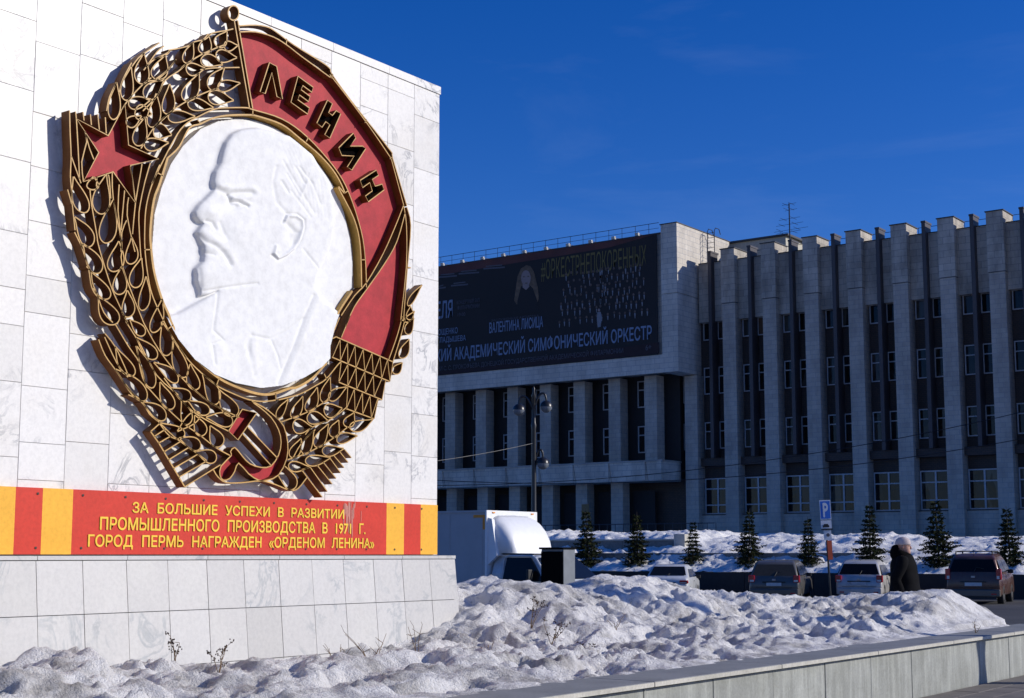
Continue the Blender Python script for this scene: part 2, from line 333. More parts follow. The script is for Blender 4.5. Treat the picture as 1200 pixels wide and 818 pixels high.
wall_thing('retaining_wall', (-60,52.4,-.9), (-3,52.72,.74), 'low shaded retaining wall behind the parked cars', plain('shaded_wall_stone', (.035,.033,.032), .9), None)  # wall colour blackened to carry its shade
wall_thing('terrace_wall', (-62,54.5,1.0), (-23.0,54.8,1.52), 'low dark terrace wall halfway up the snowy slope', M_conc, None)
wall_thing('stair_wall', (-62,56.0,1.5), (-31.9,56.3,2.08), 'upper concrete terrace wall with pale coping below the hall entrance', M_conc, M_lip)
tag(MB().box((-32.25,55.9,1.7),(-31.7,56.4,2.36)).build('concrete_block', M_lip), 'small pale concrete end block at the end of the upper terrace wall', 'block')
# ================================================================== MONUMENT
XW = -9.60; YE = 11.69; ZT = 6.515
mon = empty('monument', (XW, 9, .4)); tag(mon, 'white marble memorial slab on a battered marble plinth', 'monument')
IM = Matrix.Translation(mon.location).inverted()
def mpart(b, name, mats, par=mon, **k):
    o = b.build(name, mats, par, **k)
    if par is mon: o.matrix_parent_inverse = IM
    return o
core = mpart(MB().box((XW-.62, 2.0, 1.43), (XW-.03, YE-.03, ZT-.002)), 'wall_core', M_core)
rs = random.Random(5)
cw = .4235; k = 0; nslab = 0
while YE - (k+1)*cw > 3.2:
    y1 = YE - k*cw; y0 = y1 - cw
    z = 1.445; first = True
    H = rs.choice([.34,.46,.58,.58])
    while z < ZT-.09:
        h = H if first else rs.choice([.58,.585,.58,.58,.29,.44]); first = False
        z2 = min(z+h, ZT-.085)
        if ZT-.085-z2 < .12: z2 = ZT-.085
        p = rs.uniform(0,.0025)
        MB().slab((XW-.03, y0+.0014, z+.0014), (XW+p, y1-.0014, z2-.0014), .0025).build('marble_slab', M_marble, core).matrix_parent_inverse = Matrix()
        nslab += 1; z = z2
    k += 1
# right end face slabs
z = 1.445
while z < ZT-.1:
    z2 = min(z+.58, ZT-.085)
    MB().box((XW-.62, YE-.03, z+.002), (XW-.032, YE, z2-.002)).build('marble_slab', M_marble, core); z = z2
y = YE+.01
while y > 2.4:
    y0 = max(y-cw*2, 2.0); MB().box((XW-.64, y0+.002, ZT-.083), (XW+.012, y-.002, ZT)).build('coping_slab', M_marble, core); y = y0
# plinth
XT, XB, ZB, ZPT = -9.40, -9.30, .25, 1.441
def px_at(z): return XT + (XB-XT)*(ZPT-z)/(ZPT-.51)
pc = MB(); e = .03; Y0, Y1 = 2.0, 11.74
pc.hexa([(XW-.9,Y0,ZB),(px_at(ZB)-e,Y0,ZB),(px_at(ZB)-e,Y1-e,ZB),(XW-.9,Y1-e,ZB),(XW-.9,Y0,ZPT-.03),(px_at(ZPT)-e,Y0,ZPT-.03),(px_at(ZPT)-e,Y1-e,ZPT-.03),(XW-.9,Y1-e,ZPT-.03)])
pco = mpart(pc, 'plinth', M_core)
k = 0
while True:
    y1 = Y1 - k*cw; y0 = y1-cw
    if y0 < 3.2: break
    for za, zb in ((ZB, .545), (.545, .99), (.99, 1.405)):
        g = .003; pr = rs.uniform(0,.003)
        f = lambda z: px_at(z)+pr
        p = [(f(za)-e,y0+g,za+g),(f(za),y0+g,za+g),(f(za),y1-g,za+g),(f(za)-e,y1-g,za+g),(f(zb)-e,y0+g,zb-g),(f(zb),y0+g,zb-g),(f(zb),y1-g,zb-g),(f(zb)-e,y1-g,zb-g)]
        MB().hexa(p).build('plinth_slab', M_marble2, pco)
    k += 1
for za, zb in ((ZB, .545), (.545, .99), (.99, 1.405)):
    g = .003; p = [(XW-.9,Y1-e,za+g),(px_at(za)-e-.004,Y1-e,za+g),(px_at(za)-e-.004,Y1,za+g),(XW-.9,Y1,za+g),(XW-.9,Y1-e,zb-g),(px_at(zb)-e-.004,Y1-e,zb-g),(px_at(zb)-e-.004,Y1,zb-g),(XW-.9,Y1,zb-g)]
    MB().hexa(p).build('plinth_slab', M_marble2, pco)
y = Y1+.012
while y > 2.4:
    y0 = y-cw*2.0; MB().box((XW-.9, y0+.003, 1.409), (XT+.008, y-.003, ZPT)).build('plinth_cap', M_marble2, pco); y = y0
# ================================================================== INSCRIPTION BAND
XBD = -9.55
band = empty('inscription_band', (XBD, 9, 1.45)); tag(band, 'red and yellow painted inscription panel along the foot of the white wall', 'inscription panel')
IB = Matrix.Translation(band.location).inverted()
def bpart(b, name, mats, **k): o = b.build(name, mats, band, **k); o.matrix_parent_inverse = IB; return o
zb0, zb1 = 1.452, 1.965
segs = [(4.2,4.9,1),(4.9,5.15,0),(5.15,5.45,1),(5.45,6.26,0),(6.26,6.564,1),(6.564,6.807,0),(6.807,7.087,1),(7.087,10.836,0),(10.836,11.104,1),(11.104,11.367,0),(11.367,11.64,1)]
for a, b_, c in segs:
    bpart(MB().box((XW+.004, a, zb0), (XBD, b_, zb1)), 'yellow_stripe' if c else 'red_panel', M_bandyel if c else M_bandred)
sm = MB()
for a in np.arange(5.5, 11.6, .42):
    for z in (zb0+.05, zb1-.045):
        sm.add([(XBD+.004, a+.011*math.cos(t), z+.011*math.sin(t)) for t in np.linspace(0,2*PI,8,endpoint=False)]+[(XBD+.006,a,z)], [(i,(i+1)%8,8) for i in range(8)])
tag(bpart(sm, 'screws', M_screw), kind='stuff')
rp = random.Random(8); pr = MB()
for i in range(26):
    y_ = 10.20+abs(rp.gauss(0,.10)); w_ = rp.uniform(.004,.014); z1_ = zb1-rp.uniform(0,.09); z0_ = z1_-rp.uniform(.05,.30)
    pr.add([(XBD+.0035,y_,z0_),(XBD+.0035,y_+w_*.4,z0_-.01),(XBD+.0035,y_+w_,z0_+.02),(XBD+.0035,y_+w_,z1_),(XBD+.0035,y_,z1_)], [(0,1,2,3,4)])
for i, f_ in enumerate(pr.v): pr.v[i] = (f_[0]+.00004*(i//5), f_[1], f_[2])
tag(bpart(pr, 'faded_paint_runs', paint('faded_paint', (.70,.30,.24), .6, .3, 8)), kind='stuff')
def bolder(me, b):
    vs = []; fs = []; base = [tuple(v.co) for v in me.vertices]; n0 = len(base)
    for k, (dx, dy) in enumerate(((0,0),(b,0),(-b,0),(0,b*.8),(0,-b*.8))):
        vs += [(x+dx, y+dy, k*.001) for x, y, z in base]; fs += [tuple(i+k*n0 for i in p.vertices) for p in me.polygons]
    m = bpy.data.meshes.new('t'); m.from_pydata(vs, [], fs); m.update(); return m
def text_mesh(txt, bold=.0, word=1.0, space=1.0):
    c = bpy.data.curves.new('t', 'FONT'); c.body = txt; c.space_word = word; c.space_character = space; c.resolution_u = 3
    o = bpy.data.objects.new('t', c); COL.objects.link(o); bpy.context.view_layer.update()
    me = bpy.data.meshes.new_from_object(o.evaluated_get(bpy.context.evaluated_depsgraph_get())); bpy.data.objects.remove(o)
    if bold: me = bolder(me, bold)
    V = np.zeros(len(me.vertices)*3, np.float32); me.vertices.foreach_get('co', V); V = V.reshape(-1,3); return me, V
def text_on(name, txt, parent, mat, fn, bold=0., word=1., space=1., cap=None, inv=None, split=False, nrm=(0,-4,0)):
    """fn(u,v)->xyz, u 0..1 along the text, v 0..1 baseline..cap height"""
    me, V = text_mesh(txt, bold, word, space)
    x0, x1 = V[:,0].min(), V[:,0].max()
    if cap is None: cap = .70
    for i, p in enumerate(V): me.vertices[i].co = Vector(fn((p[0]-x0)/(x1-x0), p[1]/cap)) + Vector(nrm)*float(p[2])
    me.materials.clear(); me.materials.append(mat); me.name = name
    if split:
        vx = V[:,0]; par = list(range(len(V)))
        def find(a):
            while par[a] != a: par[a] = par[par[a]]; a = par[a]
            return a
        for e_ in me.edges: par[find(e_.vertices[0])] = find(e_.vertices[1])
        isl = {}
        for i in range(len(V)): isl.setdefault(find(i), []).append(i)
        rngs = sorted([[min(vx[i] for i in g), max(vx[i] for i in g), list(g)] for g in isl.values()]); out = []
        for a, b_, g in rngs:
            if out and a < out[-1][1]-.01: out[-1][1] = max(out[-1][1], b_); out[-1][2] += g
            else: out.append([a, b_, g])
        for a, b_, g in out:
            mp = {v: k for k, v in enumerate(g)}; gs = set(g); m2 = MB(); m2.v = [tuple(me.vertices[v].co) for v in g]
            m2.f = [tuple(mp[v] for v in p.vertices) for p in me.polygons if p.vertices[0] in gs]; m2.m = [0]*len(m2.f)
            o = m2.build(name, mat, parent)
            if inv is not None: o.matrix_parent_inverse = inv
            thick(o, split)
        return None
    o = bpy.data.objects.new(name, me); COL.objects.link(o); o.parent = parent
    if inv is not None: o.matrix_parent_inverse = inv
    return o
def thick(o, d, axis=(1,0,0)):
    m = o.modifiers.new('solid', 'SOLIDIFY'); m.thickness = d; m.offset = 0; return o
for txt, (ya, yb), (zb_, zt_) in (('ЗА БОЛЬШИЕ УСПЕХИ В РАЗВИТИИ', (7.67,10.21), (1.795,1.877)), ('ПРОМЫШЛЕННОГО ПРОИЗВОДСТВА В 1971 Г.', (7.35,10.52), (1.652,1.748)), ('ГОРОД ПЕРМЬ НАГРАЖДЕН «ОРДЕНОМ ЛЕНИНА»', (7.24,10.65), (1.515,1.605))):
    text_on('letter', txt, band, M_textyel, lambda u, v, ya=ya, yb=yb, zb_=zb_, zt_=zt_: (XBD+.004, ya+(yb-ya)*u, zb_+(zt_-zb_)*v), bold=.022, word=2.3, inv=IB, split=.003, nrm=(.5,0,0))
# ================================================================== EMBLEM
XF = XW + .15; XK = XW + .048
emb = empty('order_emblem', (XW, 9, 3.9)); tag(emb, 'gilded wreath, banner and star emblem round a white portrait medallion on the marble wall', 'emblem')
IE = Matrix.Translation(emb.location).inverted()
def epart(b, name, mats, label=None, **k):
    o = b.build(name, mats, emb, **k); o.matrix_parent_inverse = IE
    if label: o['label'] = label
    return o
def F2(x, y, X=None): p = onX(x, y, XF if X is None else X); return (p[1], p[2])
def smooth_line(P, closed=False, n=4):
    P = [np.array(p, float) for p in P]; m = len(P); out = []
    for i in range(m if closed else m-1):
        p0 = P[(i-1) % m] if closed or i > 0 else P[0]; p1 = P[i]; p2 = P[(i+1) % m]; p3 = P[(i+2) % m] if closed or i+2 < m else P[-1]
        for k in range(n):
            t = k/n; out.append(.5*((2*p1)+(-p0+p2)*t+(2*p0-5*p1+4*p2-p3)*t*t+(-p0+3*p1-3*p2+p3)*t**3))
    if not closed: out.append(P[-1])
    return out
def strip(P2, closed=False, x0=XK, x1=XF, th=.011, b=None, gold=0, side=1):
    """a flat bar standing edge-on to the wall that follows P2 (wall coordinates y,z)"""
    P = [np.array(p, float) for p in P2]; m = len(P); b = b or MB(); vs = []
    for i in range(m):
        a = P[(i-1) % m] if closed or i > 0 else P[0]; c = P[(i+1) % m] if closed or i < m-1 else P[-1]
        t = c-a; t = t/(np.linalg.norm(t)+1e-9); nn = np.array([-t[1], t[0]])*th/2
        for s_, X in ((-1,x0),(-1,x1),(1,x1),(1,x0)):
            q = P[i]+nn*s_; vs.append((X, q[0], q[1]))
    fs = []; base = len(b.v); b.v += [tuple(map(float, v)) for v in vs]
    for i in range(m if closed else m-1):
        j = (i+1) % m
        for k, mi in ((0,side),(1,gold),(2,side),(3,side)):
            k2 = (k+1) % 4; b.f.append((base+i*4+k, base+i*4+k2, base+j*4+k2, base+j*4+k)); b.m.append(mi)
    if not closed:
        b.f.append((base,base+3,base+2,base+1)); b.m.append(side); e_ = base+(m-1)*4; b.f.append((e_,e_+1,e_+2,e_+3)); b.m.append(side)
    return b
T = {'T1':(180,0,10.227),'T2':(180,70,10.227),'T3':(100,50,10.227),'T4':(70,120,8.608),'T5':(70,200,8.608),'T6':(80,285,8.608),'T7':(100,370,8.608),'T8':(140,450,8.608),
     'B1':(150,510,9.09),'B2':(210,400,9.09),'B3':(240,470,6.815),'B4':(310,420,8.571),'B5':(320,500,9.09),'B6':(370,370,6.292),'B7':(400,180,3.9),'B8':(260,0,6.292),
     'z2':(240,0,4.09),'z4':(240,190,4.09),'G':(290,130,8.177),'P':(0,0,1)}
def cv(t, pts): o = T[t]; return [(o[0]+x/o[2], o[1]+y/o[2]) for x, y in pts]
def pl(*segs, closed=False, n=4, sm=True, **k):
    P = []
    for t, pts in segs: P += cv(t, pts)
    P = [F2(*p) for p in P]
    return strip(smooth_line(P, closed, n) if sm else P, closed, **k)
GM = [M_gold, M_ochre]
def drop(t, tx, ty, bx, by, w):
    """one ear grain: pointed at (tx,ty), round at (bx,by), w wide, all in tile pixels"""
    (ax, ay), (cx_, cy_) = cv(t, [(tx,ty),(bx,by)]); w = w/T[t][2]
    a = np.array([ax, ay]); c = np.array([cx_, cy_]); d = c-a; L = np.linalg.norm(d); d /= L; nn = np.array([-d[1], d[0]]); P = []
    prof = [(0,.02),(.18,.17),(.38,.36),(.58,.48),(.76,.49),(.9,.37),(.975,.19),(1,0)]
    bend = RNG.uniform(-.06,.06)*L
    for u, h in prof: P.append(a+d*u*L+nn*(h*w+bend*math.sin(PI*u)))
    for u, h in prof[-2::-1]: P.append(a+d*u*L+nn*(-h*w+bend*math.sin(PI*u)))
    P2 = [F2(*p) for p in P]
    epart(strip(smooth_line(P2, False, 3), False, th=.010), 'wheat_grain', GM)
DROPS = [('T1',655,410,585,640,150),('T1',475,505,385,755,125),('T1',880,375,765,560,150),('T1',1010,545,845,545,120),('T1',1000,690,748,650,150),('T1',830,775,568,715,150),
 ('T2',620,100,390,108,150),('T2',545,160,372,487,180),('T2',850,95,680,355,155),('T2',1040,278,770,335,135),('T2',960,487,655,430,170),('T2',720,575,410,515,150),('T2',500,678,175,690,145),('T2',195,290,160,650,150),
 ('T3',960,150,840,435,190),('T3',705,125,680,495,175),('T3',550,290,485,690,150),('T3',375,475,335,920,145),('T3',945,440,720,665,180),('T3',790,680,520,745,150),
 ('T4',930,120,760,100,150),('T4',975,-90,925,250,130),('T4',860,150,785,437,140),('T4',1130,330,950,270,150),('T4',1100,405,852,430,130),('T4',825,135,680,230,110),
 ('T5',340,60,325,192,120),('T5',140,60,262,422,150),('T5',470,40,415,437,175),('T5',150,465,312,763,150),('T5',540,295,460,730,170),
 ('T6',150,5,312,300,150),('T6',510,-20,447,285,160),('T6',210,270,408,557,145),('T6',540,235,508,517,140),('T6',640,-60,627,210,125),('T6',740,150,668,447,135),('T6',785,335,745,678,112),('T6',305,525,485,812,175),('T6',595,475,600,747,130),
 ('T7',770,60,822,402,135),('T7',775,-170,680,168,120),('T7',450,40,592,195,105),('T7',515,220,715,430,125),('T7',305,312,485,603,130),('T7',885,240,1003,622,140),('T7',520,310,680,727,130),('T7',690,470,930,670,110),('T7',305,540,610,850,150),('T7',1060,485,1120,745,125),
 ('T8',530,40,715,150,120),('T8',410,-20,530,252,130),('T8',220,178,462,355,130),('T8',625,165,687,410,115),('T8',400,390,655,520,125),('T8',690,165,905,290,120),('T8',760,315,842,520,125),('T8',915,420,1012,632,140),('T8',600,545,815,645,125),('T8',770,685,975,765,130),
 ('B2',250,355,395,670,150),('B2',425,515,605,790,165),('B2',-20,960,215,760,110),('B3',10,130,222,170,110),
 ('B4',240,410,130,600,75),('B4',385,380,280,597,95),('B4',530,290,430,532,110),('B4',660,190,592,442,100),('B4',825,288,650,415,100),('B4',480,690,285,665,145),('B4',640,630,428,590,130),('B4',780,500,598,530,140),('B4',900,545,815,682,105),('B4',1090,612,858,700,110),
 ('B5',300,125,195,327,110),('B5',435,45,328,292,110),('B5',590,-30,457,217,120),('B5',700,-70,635,112,110),('B5',385,428,165,415,110),('B5',615,330,345,370,115),('B5',755,232,525,262,115),('B5',900,98,680,150,110),
 ('B6',725,15,675,137,60),('B6',690,172,628,312,68),('B6',640,345,575,425,62),('B6',700,-70,690,30,55),
 ('B7',370,600,305,695,26),('B7',335,720,290,768,26)]
for d_ in DROPS: drop(*d_)
STEMS = [ [('B1',[(1085,215)]),('T8',[(970,640),(810,515),(650,400),(470,235),(300,50)]),('T7',[(610,700),(555,490),(510,305)])],
 [('B2',[(640,810),(340,660),(130,490),(0,360)]),('T7',[(920,580),(740,340),(620,130),(560,0)]),('T6',[(545,230),(540,0)]),('T5',[(540,280),(530,20)])],
 [('T6',[(600,818),(545,690),(445,470),(360,210),(300,0)]),('T5',[(375,650),(320,330),(305,190)])],
 [('T7',[(940,800),(720,600),(560,300),(410,60)]),('T6',[(600,800),(545,700)])],
 [('T8',[(1110,480),(800,320),(620,160),(540,60),(450,-60)])], [('T8',[(1119,290),(920,190),(760,60),(700,0)])],
 [('T4',[(820,465),(960,240),(1119,100)]),('T2',[(0,820),(180,645),(410,490),(680,370),(770,350)])],
 [('T3',[(430,818),(520,680),(690,500),(790,420)]),('T1',[(0,700),(390,760),(600,640),(790,560),(850,480)])] [:1],
 [('T1',[(330,818),(400,760),(600,640),(790,560),(840,540)])],
 [('T3',[(690,818),(860,640),(960,450),(1119,340)]),('T2',[(390,50)])],
 [('T2',[(560,120),(700,100),(850,95),(1030,92)])], [('T3',[(720,470),(800,455),(950,455)])],
 [('B4',[(165,640),(300,590),(440,535),(600,440),(640,400)])], [('B4',[(410,765),(480,690),(640,625),(740,560),(820,495)])],
 [('B5',[(155,352),(330,295),(520,200),(660,110),(800,0)])], [('B5',[(210,340),(300,180),(450,30)])] ]
for s_ in STEMS: epart(pl(*s_, n=3, th=.010), 'wheat_stem', GM)
VL = [[('T5',[(600,140),(588,400),(612,600),(625,800)])],[('T5',[(655,200),(628,500),(622,600)])],[('T5',[(695,270),(680,450),(740,740),(760,818)])],[('T5',[(735,640),(765,320),(820,0)]),('T4',[(830,620)])],
 [('T4',[(915,610),(860,800)]),('T5',[(810,350),(798,500),(815,818)]),('T6',[(735,150)])],[('T5',[(675,500),(628,620),(618,818)])],[('T4',[(715,650),(740,818)]),('T5',[(765,320)])],
 [('T4',[(370,770)]),('T5',[(375,60),(370,160)])],[('T4',[(490,730)]),('T5',[(500,80),(515,280)])],[('T4',[(255,290),(272,400),(222,600),(240,800)])],[('T4',[(262,320),(300,460),(345,575)])],
 [('T4',[(235,95),(246,182)])],[('T4',[(310,120),(320,228)])],[('T4',[(385,120),(400,275)])],[('T4',[(460,150),(470,312)])],
 [('T4',[(160,92),(168,165),(185,450),(200,770)])], [('T4',[(118,545),(215,815)])]]
for v_ in VL: epart(pl(*v_, n=2, th=.010), 'bundle_stalk', GM)
OUT = [[('T4',[(100,80),(105,300),(115,540)]),('T5',[(108,50),(120,200),(125,320),(155,600)])],[('T5',[(80,190),(122,340)])],[('T5',[(150,620),(235,790)]),('T6',[(125,0),(180,170),(225,275)])],
 [('T6',[(182,235),(228,285),(245,400),(292,520),(360,700),(450,800)])],[('T6',[(250,455),(300,520)])],[('T7',[(305,90),(430,300),(555,490),(605,690)])],[('T7',[(135,240),(200,400),(300,540),(420,720),(510,815)])],
 [('T7',[(195,215),(320,480),(430,620)])],[('T7',[(200,180),(300,310),(400,520),(430,600)])],[('T8',[(90,108),(230,180),(300,300),(390,375)])],[('T8',[(60,0),(130,90),(200,150)])],[('T8',[(390,375),(550,530),(700,640),(880,770)])],
 [('T3',[(375,480),(290,650),(255,818)])],[('T3',[(560,285),(640,180),(760,90),(890,0)])],[('T3',[(555,240),(450,440),(405,600)])],[('T3',[(945,40),(860,110),(730,290),(700,330)])],
 [('T3',[(1020,95),(960,155),(840,190),(725,295)])],[('T2',[(270,0),(150,140),(20,235)])],[('T1',[(0,710),(140,650),(200,605)])],[('T1',[(180,600),(320,575),(430,545),(490,500),(620,470),(700,400),(790,378),(870,365),(955,345)])],[('T3',[(1090,200),(1000,320),(860,450)])]]
for v_ in OUT: epart(pl(*v_, n=3, th=.010), 'outline_bar', GM)
# ladder of rungs, lower left, and fan lower right
epart(pl(('B1',[(325,85),(455,10)]), sm=False, th=.010), 'tail_bar', GM)
epart(pl(('T8',[(315,480),(405,400)]), sm=False, th=.010), 'tail_bar', GM)
epart(pl(('T8',[(315,480),(400,600)]),('B1',[(605,550)]), sm=False, th=.012), 'tail_bar', GM)
for a, b_ in (((555,70),(380,180)),((640,135),(430,265)),((740,205),(485,355)),((840,275),(540,450)),((985,315),(605,550))): epart(pl(('B1',[a,b_]), sm=False, th=.010), 'tail_bar', GM)
epart(pl(('T8',[(350,530),(465,455)]), sm=False, th=.010), 'tail_bar', GM)
for a, b_ in (((305,460),(525,750)),((395,430),(578,690)),((470,410),(630,610)),((535,380),(672,550)),((610,340),(720,490)),((650,310),(757,435)),((710,265),(800,380)),((765,245),(835,330))): epart(pl(('B5',[a,b_]), sm=False, th=.010), 'tail_bar', GM)
# dark gold fan end strip in front of hidden ends
epart(pl(('B5',[(305,460),(395,430)]), sm=False, th=.010), 'tail_bar', GM)
# star
star = [cv('T4',[p])[0] for p in ((170,165),(490,335),(660,20),(695,430),(1000,570))]+cv('T4',[(715,635)])+cv('T5',[(760,320)])+cv('T4',[(540,700),(240,800),(395,505)])
SP = [F2(*p) for p in star]; epart(strip(SP, True, th=.011), 'star_outline', GM)
def panel(P2, X, name, mat, label=None, x0=None):
    b = MB(); n_ = len(P2); x0 = X-.012 if x0 is None else x0
    b.add([(X, p[0], p[1]) for p in P2]+[(x0, p[0], p[1]) for p in P2], [tuple(range(n_))]+[(i, i+n_, (i+1) % n_+n_, (i+1) % n_) for i in range(n_)])
    return epart(b, name, mat, label)
panel(SP, XW+.058, 'star_panel', M_red, 'red five-pointed star at the left of the wreath')
# medallion rings
R1 = [('T5',[(1010,-60),(980,10),(905,220),(868,400),(858,600),(860,790)]),('T6',[(800,300),(850,530),(980,818)]),('T7',[(880,220),(1020,430)]),('B2',[(0,60),(100,200),(230,330),(400,470),(560,550),(740,620),(900,640),(1060,622)]),('B4',[(120,422),(350,360),(520,270),(620,205),(740,60),(770,38)])]
R1b = [('T4',[(930,818),(1119,440)]),('T2',[(360,795),(560,670),(740,590),(900,575),(1110,575)]),('z2',[(230,525),(370,570),(490,655),(620,800)]),('z4',[(690,145),(750,330),(770,470),(775,600)])]
epart(pl(*R1, n=4, th=.011), 'medallion_ring', GM); epart(pl(*R1b, n=4, th=.011), 'medallion_ring', GM)
R0 = [('T4',[(1090,560),(1010,818)]),('T5',[(950,300),(915,600)]),('T6',[(838,60),(870,300),(945,560),(1015,720)]),('T7',[(880,90),(1000,290),(1119,410)]),('B2',[(200,210),(430,395),(650,500),(850,560),(1000,560),(1182,500)]),('B4',[(330,290),(480,200),(610,60)])]
R0b = [('T4',[(1090,560)]),('P',[(210,172)]),('T2',[(430,818),(560,770),(700,705),(870,668),(1125,660)]),('G',[(100,50),(330,130),(500,260),(700,430),(850,610),(935,790)]),('z4',[(640,120),(715,270),(745,400),(752,600)])]
epart(pl(*R0, n=4, th=.022, side=1), 'medallion_rim', [M_gold, M_brass]); epart(pl(*R0b, n=4, th=.014), 'medallion_rim', [M_gold, M_brass])
epart(pl(('P',[(413,341),(397,366),(386,392),(382,428)]), n=4, th=.02), 'medallion_rim', [M_gold, M_brass])
for a in ((('T6',[(770,65),(835,65)])),('T7',[(840,130),(885,95)]),('B2',[(425,395),(400,465)]),('B2',[(1030,565),(1035,625)]),('B4',[(110,350),(115,415)]),('B4',[(600,155),(625,205)]),('G',[(52,40),(52,-4)]),('G',[(565,292),(583,255)]),('G',[(925,790),(962,768)]),('z4',[(750,468),(770,468)]),('T2',[(560,760),(530,720)]),('T4',[(980,705),(1040,740)])):
    epart(pl(a, sm=False, th=.010), 'ring_tie', GM)
# banner (flag)
epart(pl(('B8',[(92,150),(205,800)]), sm=False, th=.012), 'flag_staff', GM); epart(pl(('B8',[(118,150),(228,800)]), sm=False, th=.012), 'flag_staff', GM)
cc = cv('B8',[(86,95)])[0]; epart(strip([F2(cc[0]+6.3*math.cos(t), cc[1]+8.6*math.sin(t)) for t in np.linspace(0,2*PI,24,endpoint=False)], True, th=.012), 'staff_ring', GM)
epart(pl(('B8',[(130,235),(250,235),(380,272),(480,332),(580,410),(690,490),(800,570)]),('z2',[(610,370),(770,580),(890,755)]),('B7',[(230,30),(285,235)]), n=3), 'flag_outline', GM)
epart(pl(('B8',[(125,190),(250,185),(340,200),(400,235),(530,330),(740,460),(800,510)]),('z2',[(610,355),(700,480),(885,715)]),('B7',[(235,20),(300,240)]), n=3), 'flag_outline', GM)
epart(pl(('B7',[(285,235),(298,330),(297,520),(272,760)]),('B6',[(640,0),(600,150),(540,320)]), n=3), 'flag_outline', GM)
epart(pl(('B7',[(300,245),(318,330),(303,520),(285,760)]),('B6',[(665,0),(625,160),(570,338)]), n=3), 'flag_outline', GM)
epart(pl(('B7',[(285,235),(248,330),(190,460),(115,590),(60,650),(0,740)]),('G',[(900,1740)][:0]), n=3), 'flag_fold', GM)
epart(pl(('B7',[(292,270),(255,400),(200,500),(115,622),(60,700),(20,790)]),('B6',[(255,0),(190,160)]), n=3), 'flag_fold', GM)
epart(pl(('P',[(398,372),(389,395)]),('B6',[(150,155)]), n=3), 'flag_fold', GM)
for a in (('B8',[(480,285),(475,325)]),('B8',[(820,545),(808,575)]),('z2',[(775,572),(768,588)]),('z2',[(900,752),(888,762)]),('B7',[(300,518),(318,522)]),('B7',[(272,758),(290,766)])): epart(pl(a, sm=False, th=.010), 'ring_tie', GM)
flagA = [F2(*p) for p in cv('B8',[(130,235),(250,235),(380,272),(480,332),(580,410),(690,490),(800,570)])+cv('z2',[(610,370),(770,580),(890,755)])+cv('B7',[(230,30),(285,235),(248,330),(190,460),(117,588)])+cv('z4',[(770,470),(750,330),(690,145)])+cv('z2',[(620,800),(490,655),(370,570),(230,525)])+cv('B8',[(226,795),(133,250)])]
panel(flagA, XW+.058, 'flag_cloth', M_red, 'upper red flag field carrying the raised letters')
flagB = [F2(*p) for p in cv('B7',[(285,255),(298,330),(297,520),(272,760)])+cv('B6',[(640,0),(600,150),(540,320),(480,290),(190,160),(255,0)])+cv('B7',[(60,700),(115,622),(200,500),(255,400)])]
panel(flagB, XW+.055, 'flag_cloth', M_red, 'lower red fold of the flag')
# tassel rows
def line_at(a, b_, t): return (a[0]+(b_[0]-a[0])*t, a[1]+(b_[1]-a[1])*t)
rows = [((150,155),(570,340)),((120,305),(545,485)),((170,490),(490,620)),((225,685),(430,760))]
for a, b_ in rows: epart(pl(('B6',[a,b_]), sm=False, th=.011), 'fringe_bar', GM)
zz = [[(180,175),(125,305)],[(180,175),(182,330)],[(235,200),(182,330)],[(235,200),(237,358)],[(290,222),(237,358)],[(290,222),(297,385)],[(350,247),(297,385)],[(350,247),(362,410)],[(415,275),(362,410)],[(415,275),(425,437)],[(475,302),(425,437)],[(475,302),(487,462)],[(530,322),(487,462)],[(530,322),(548,485)],[(570,340),(548,485)],
 [(187,345),(170,490)],[(237,360),(170,490)],[(237,360),(237,518)],[(297,385),(237,518)],[(297,385),(302,543)],[(362,412),(302,543)],[(362,412),(366,570)],[(425,440),(366,570)],[(425,440),(431,596)],[(487,465),(431,596)],[(515,480),(490,620)],
 [(237,520),(227,685)],[(285,540),(227,685)],[(285,540),(290,708)],[(345,568),(290,708)],[(345,568),(347,728)],[(400,590),(347,728)],[(400,590),(411,752)],[(458,610),(411,752)],[(462,612),(432,760)]]
for z_ in zz: epart(pl(('B6',z_), sm=False, th=.008), 'fringe_thread', GM)
# hammer and sickle
def poly(t, pts): return [F2(*p) for p in cv(t, pts)]
hh = poly('B3',[(300,65),(415,95),(265,310),(190,240)]); epart(strip(hh, True, th=.011), 'hammer_head', GM); panel(hh, XW+.058, 'hammer_panel', M_red)
for a, b_ in (((345,210),(580,455)),((305,265),(530,515))): epart(pl(('B3',[a,b_]), sm=False, th=.011), 'hammer_handle', GM)
epart(pl(('B3',[(640,520),(715,590),(738,640),(725,690),(680,712),(640,680),(590,600)]), n=3), 'hammer_handle', GM)
sick = [(370,0),(470,50),(560,120),(630,200),(662,330),(655,460),(590,590),(500,632),(430,632),(350,580),(270,495),(240,560),(200,618),(150,632),(122,595),(130,520),(212,435),(205,405),(240,370),(300,440),(360,500),(450,530),(530,518),(590,430),(610,330),(590,230),(530,130),(440,50)]
ss = smooth_line([np.array(p) for p in poly('B3',sick)], True, 2); epart(strip(ss, True, th=.011), 'sickle', GM)
low = poly('B3',[(662,330),(655,460),(590,590),(500,632),(430,632),(350,580),(270,495),(240,560),(200,618),(150,632),(122,595),(130,520),(212,435),(205,405),(240,370),(300,440),(360,500),(450,530),(530,518),(590,430),(610,330)]); panel(low, XW+.058, 'sickle_panel', M_red)
epart(pl(('B3',[(70,550),(105,605),(170,650),(300,652),(450,637),(560,665),(680,712),(745,698),(815,612)]), n=3), 'ribbon_bar', GM)
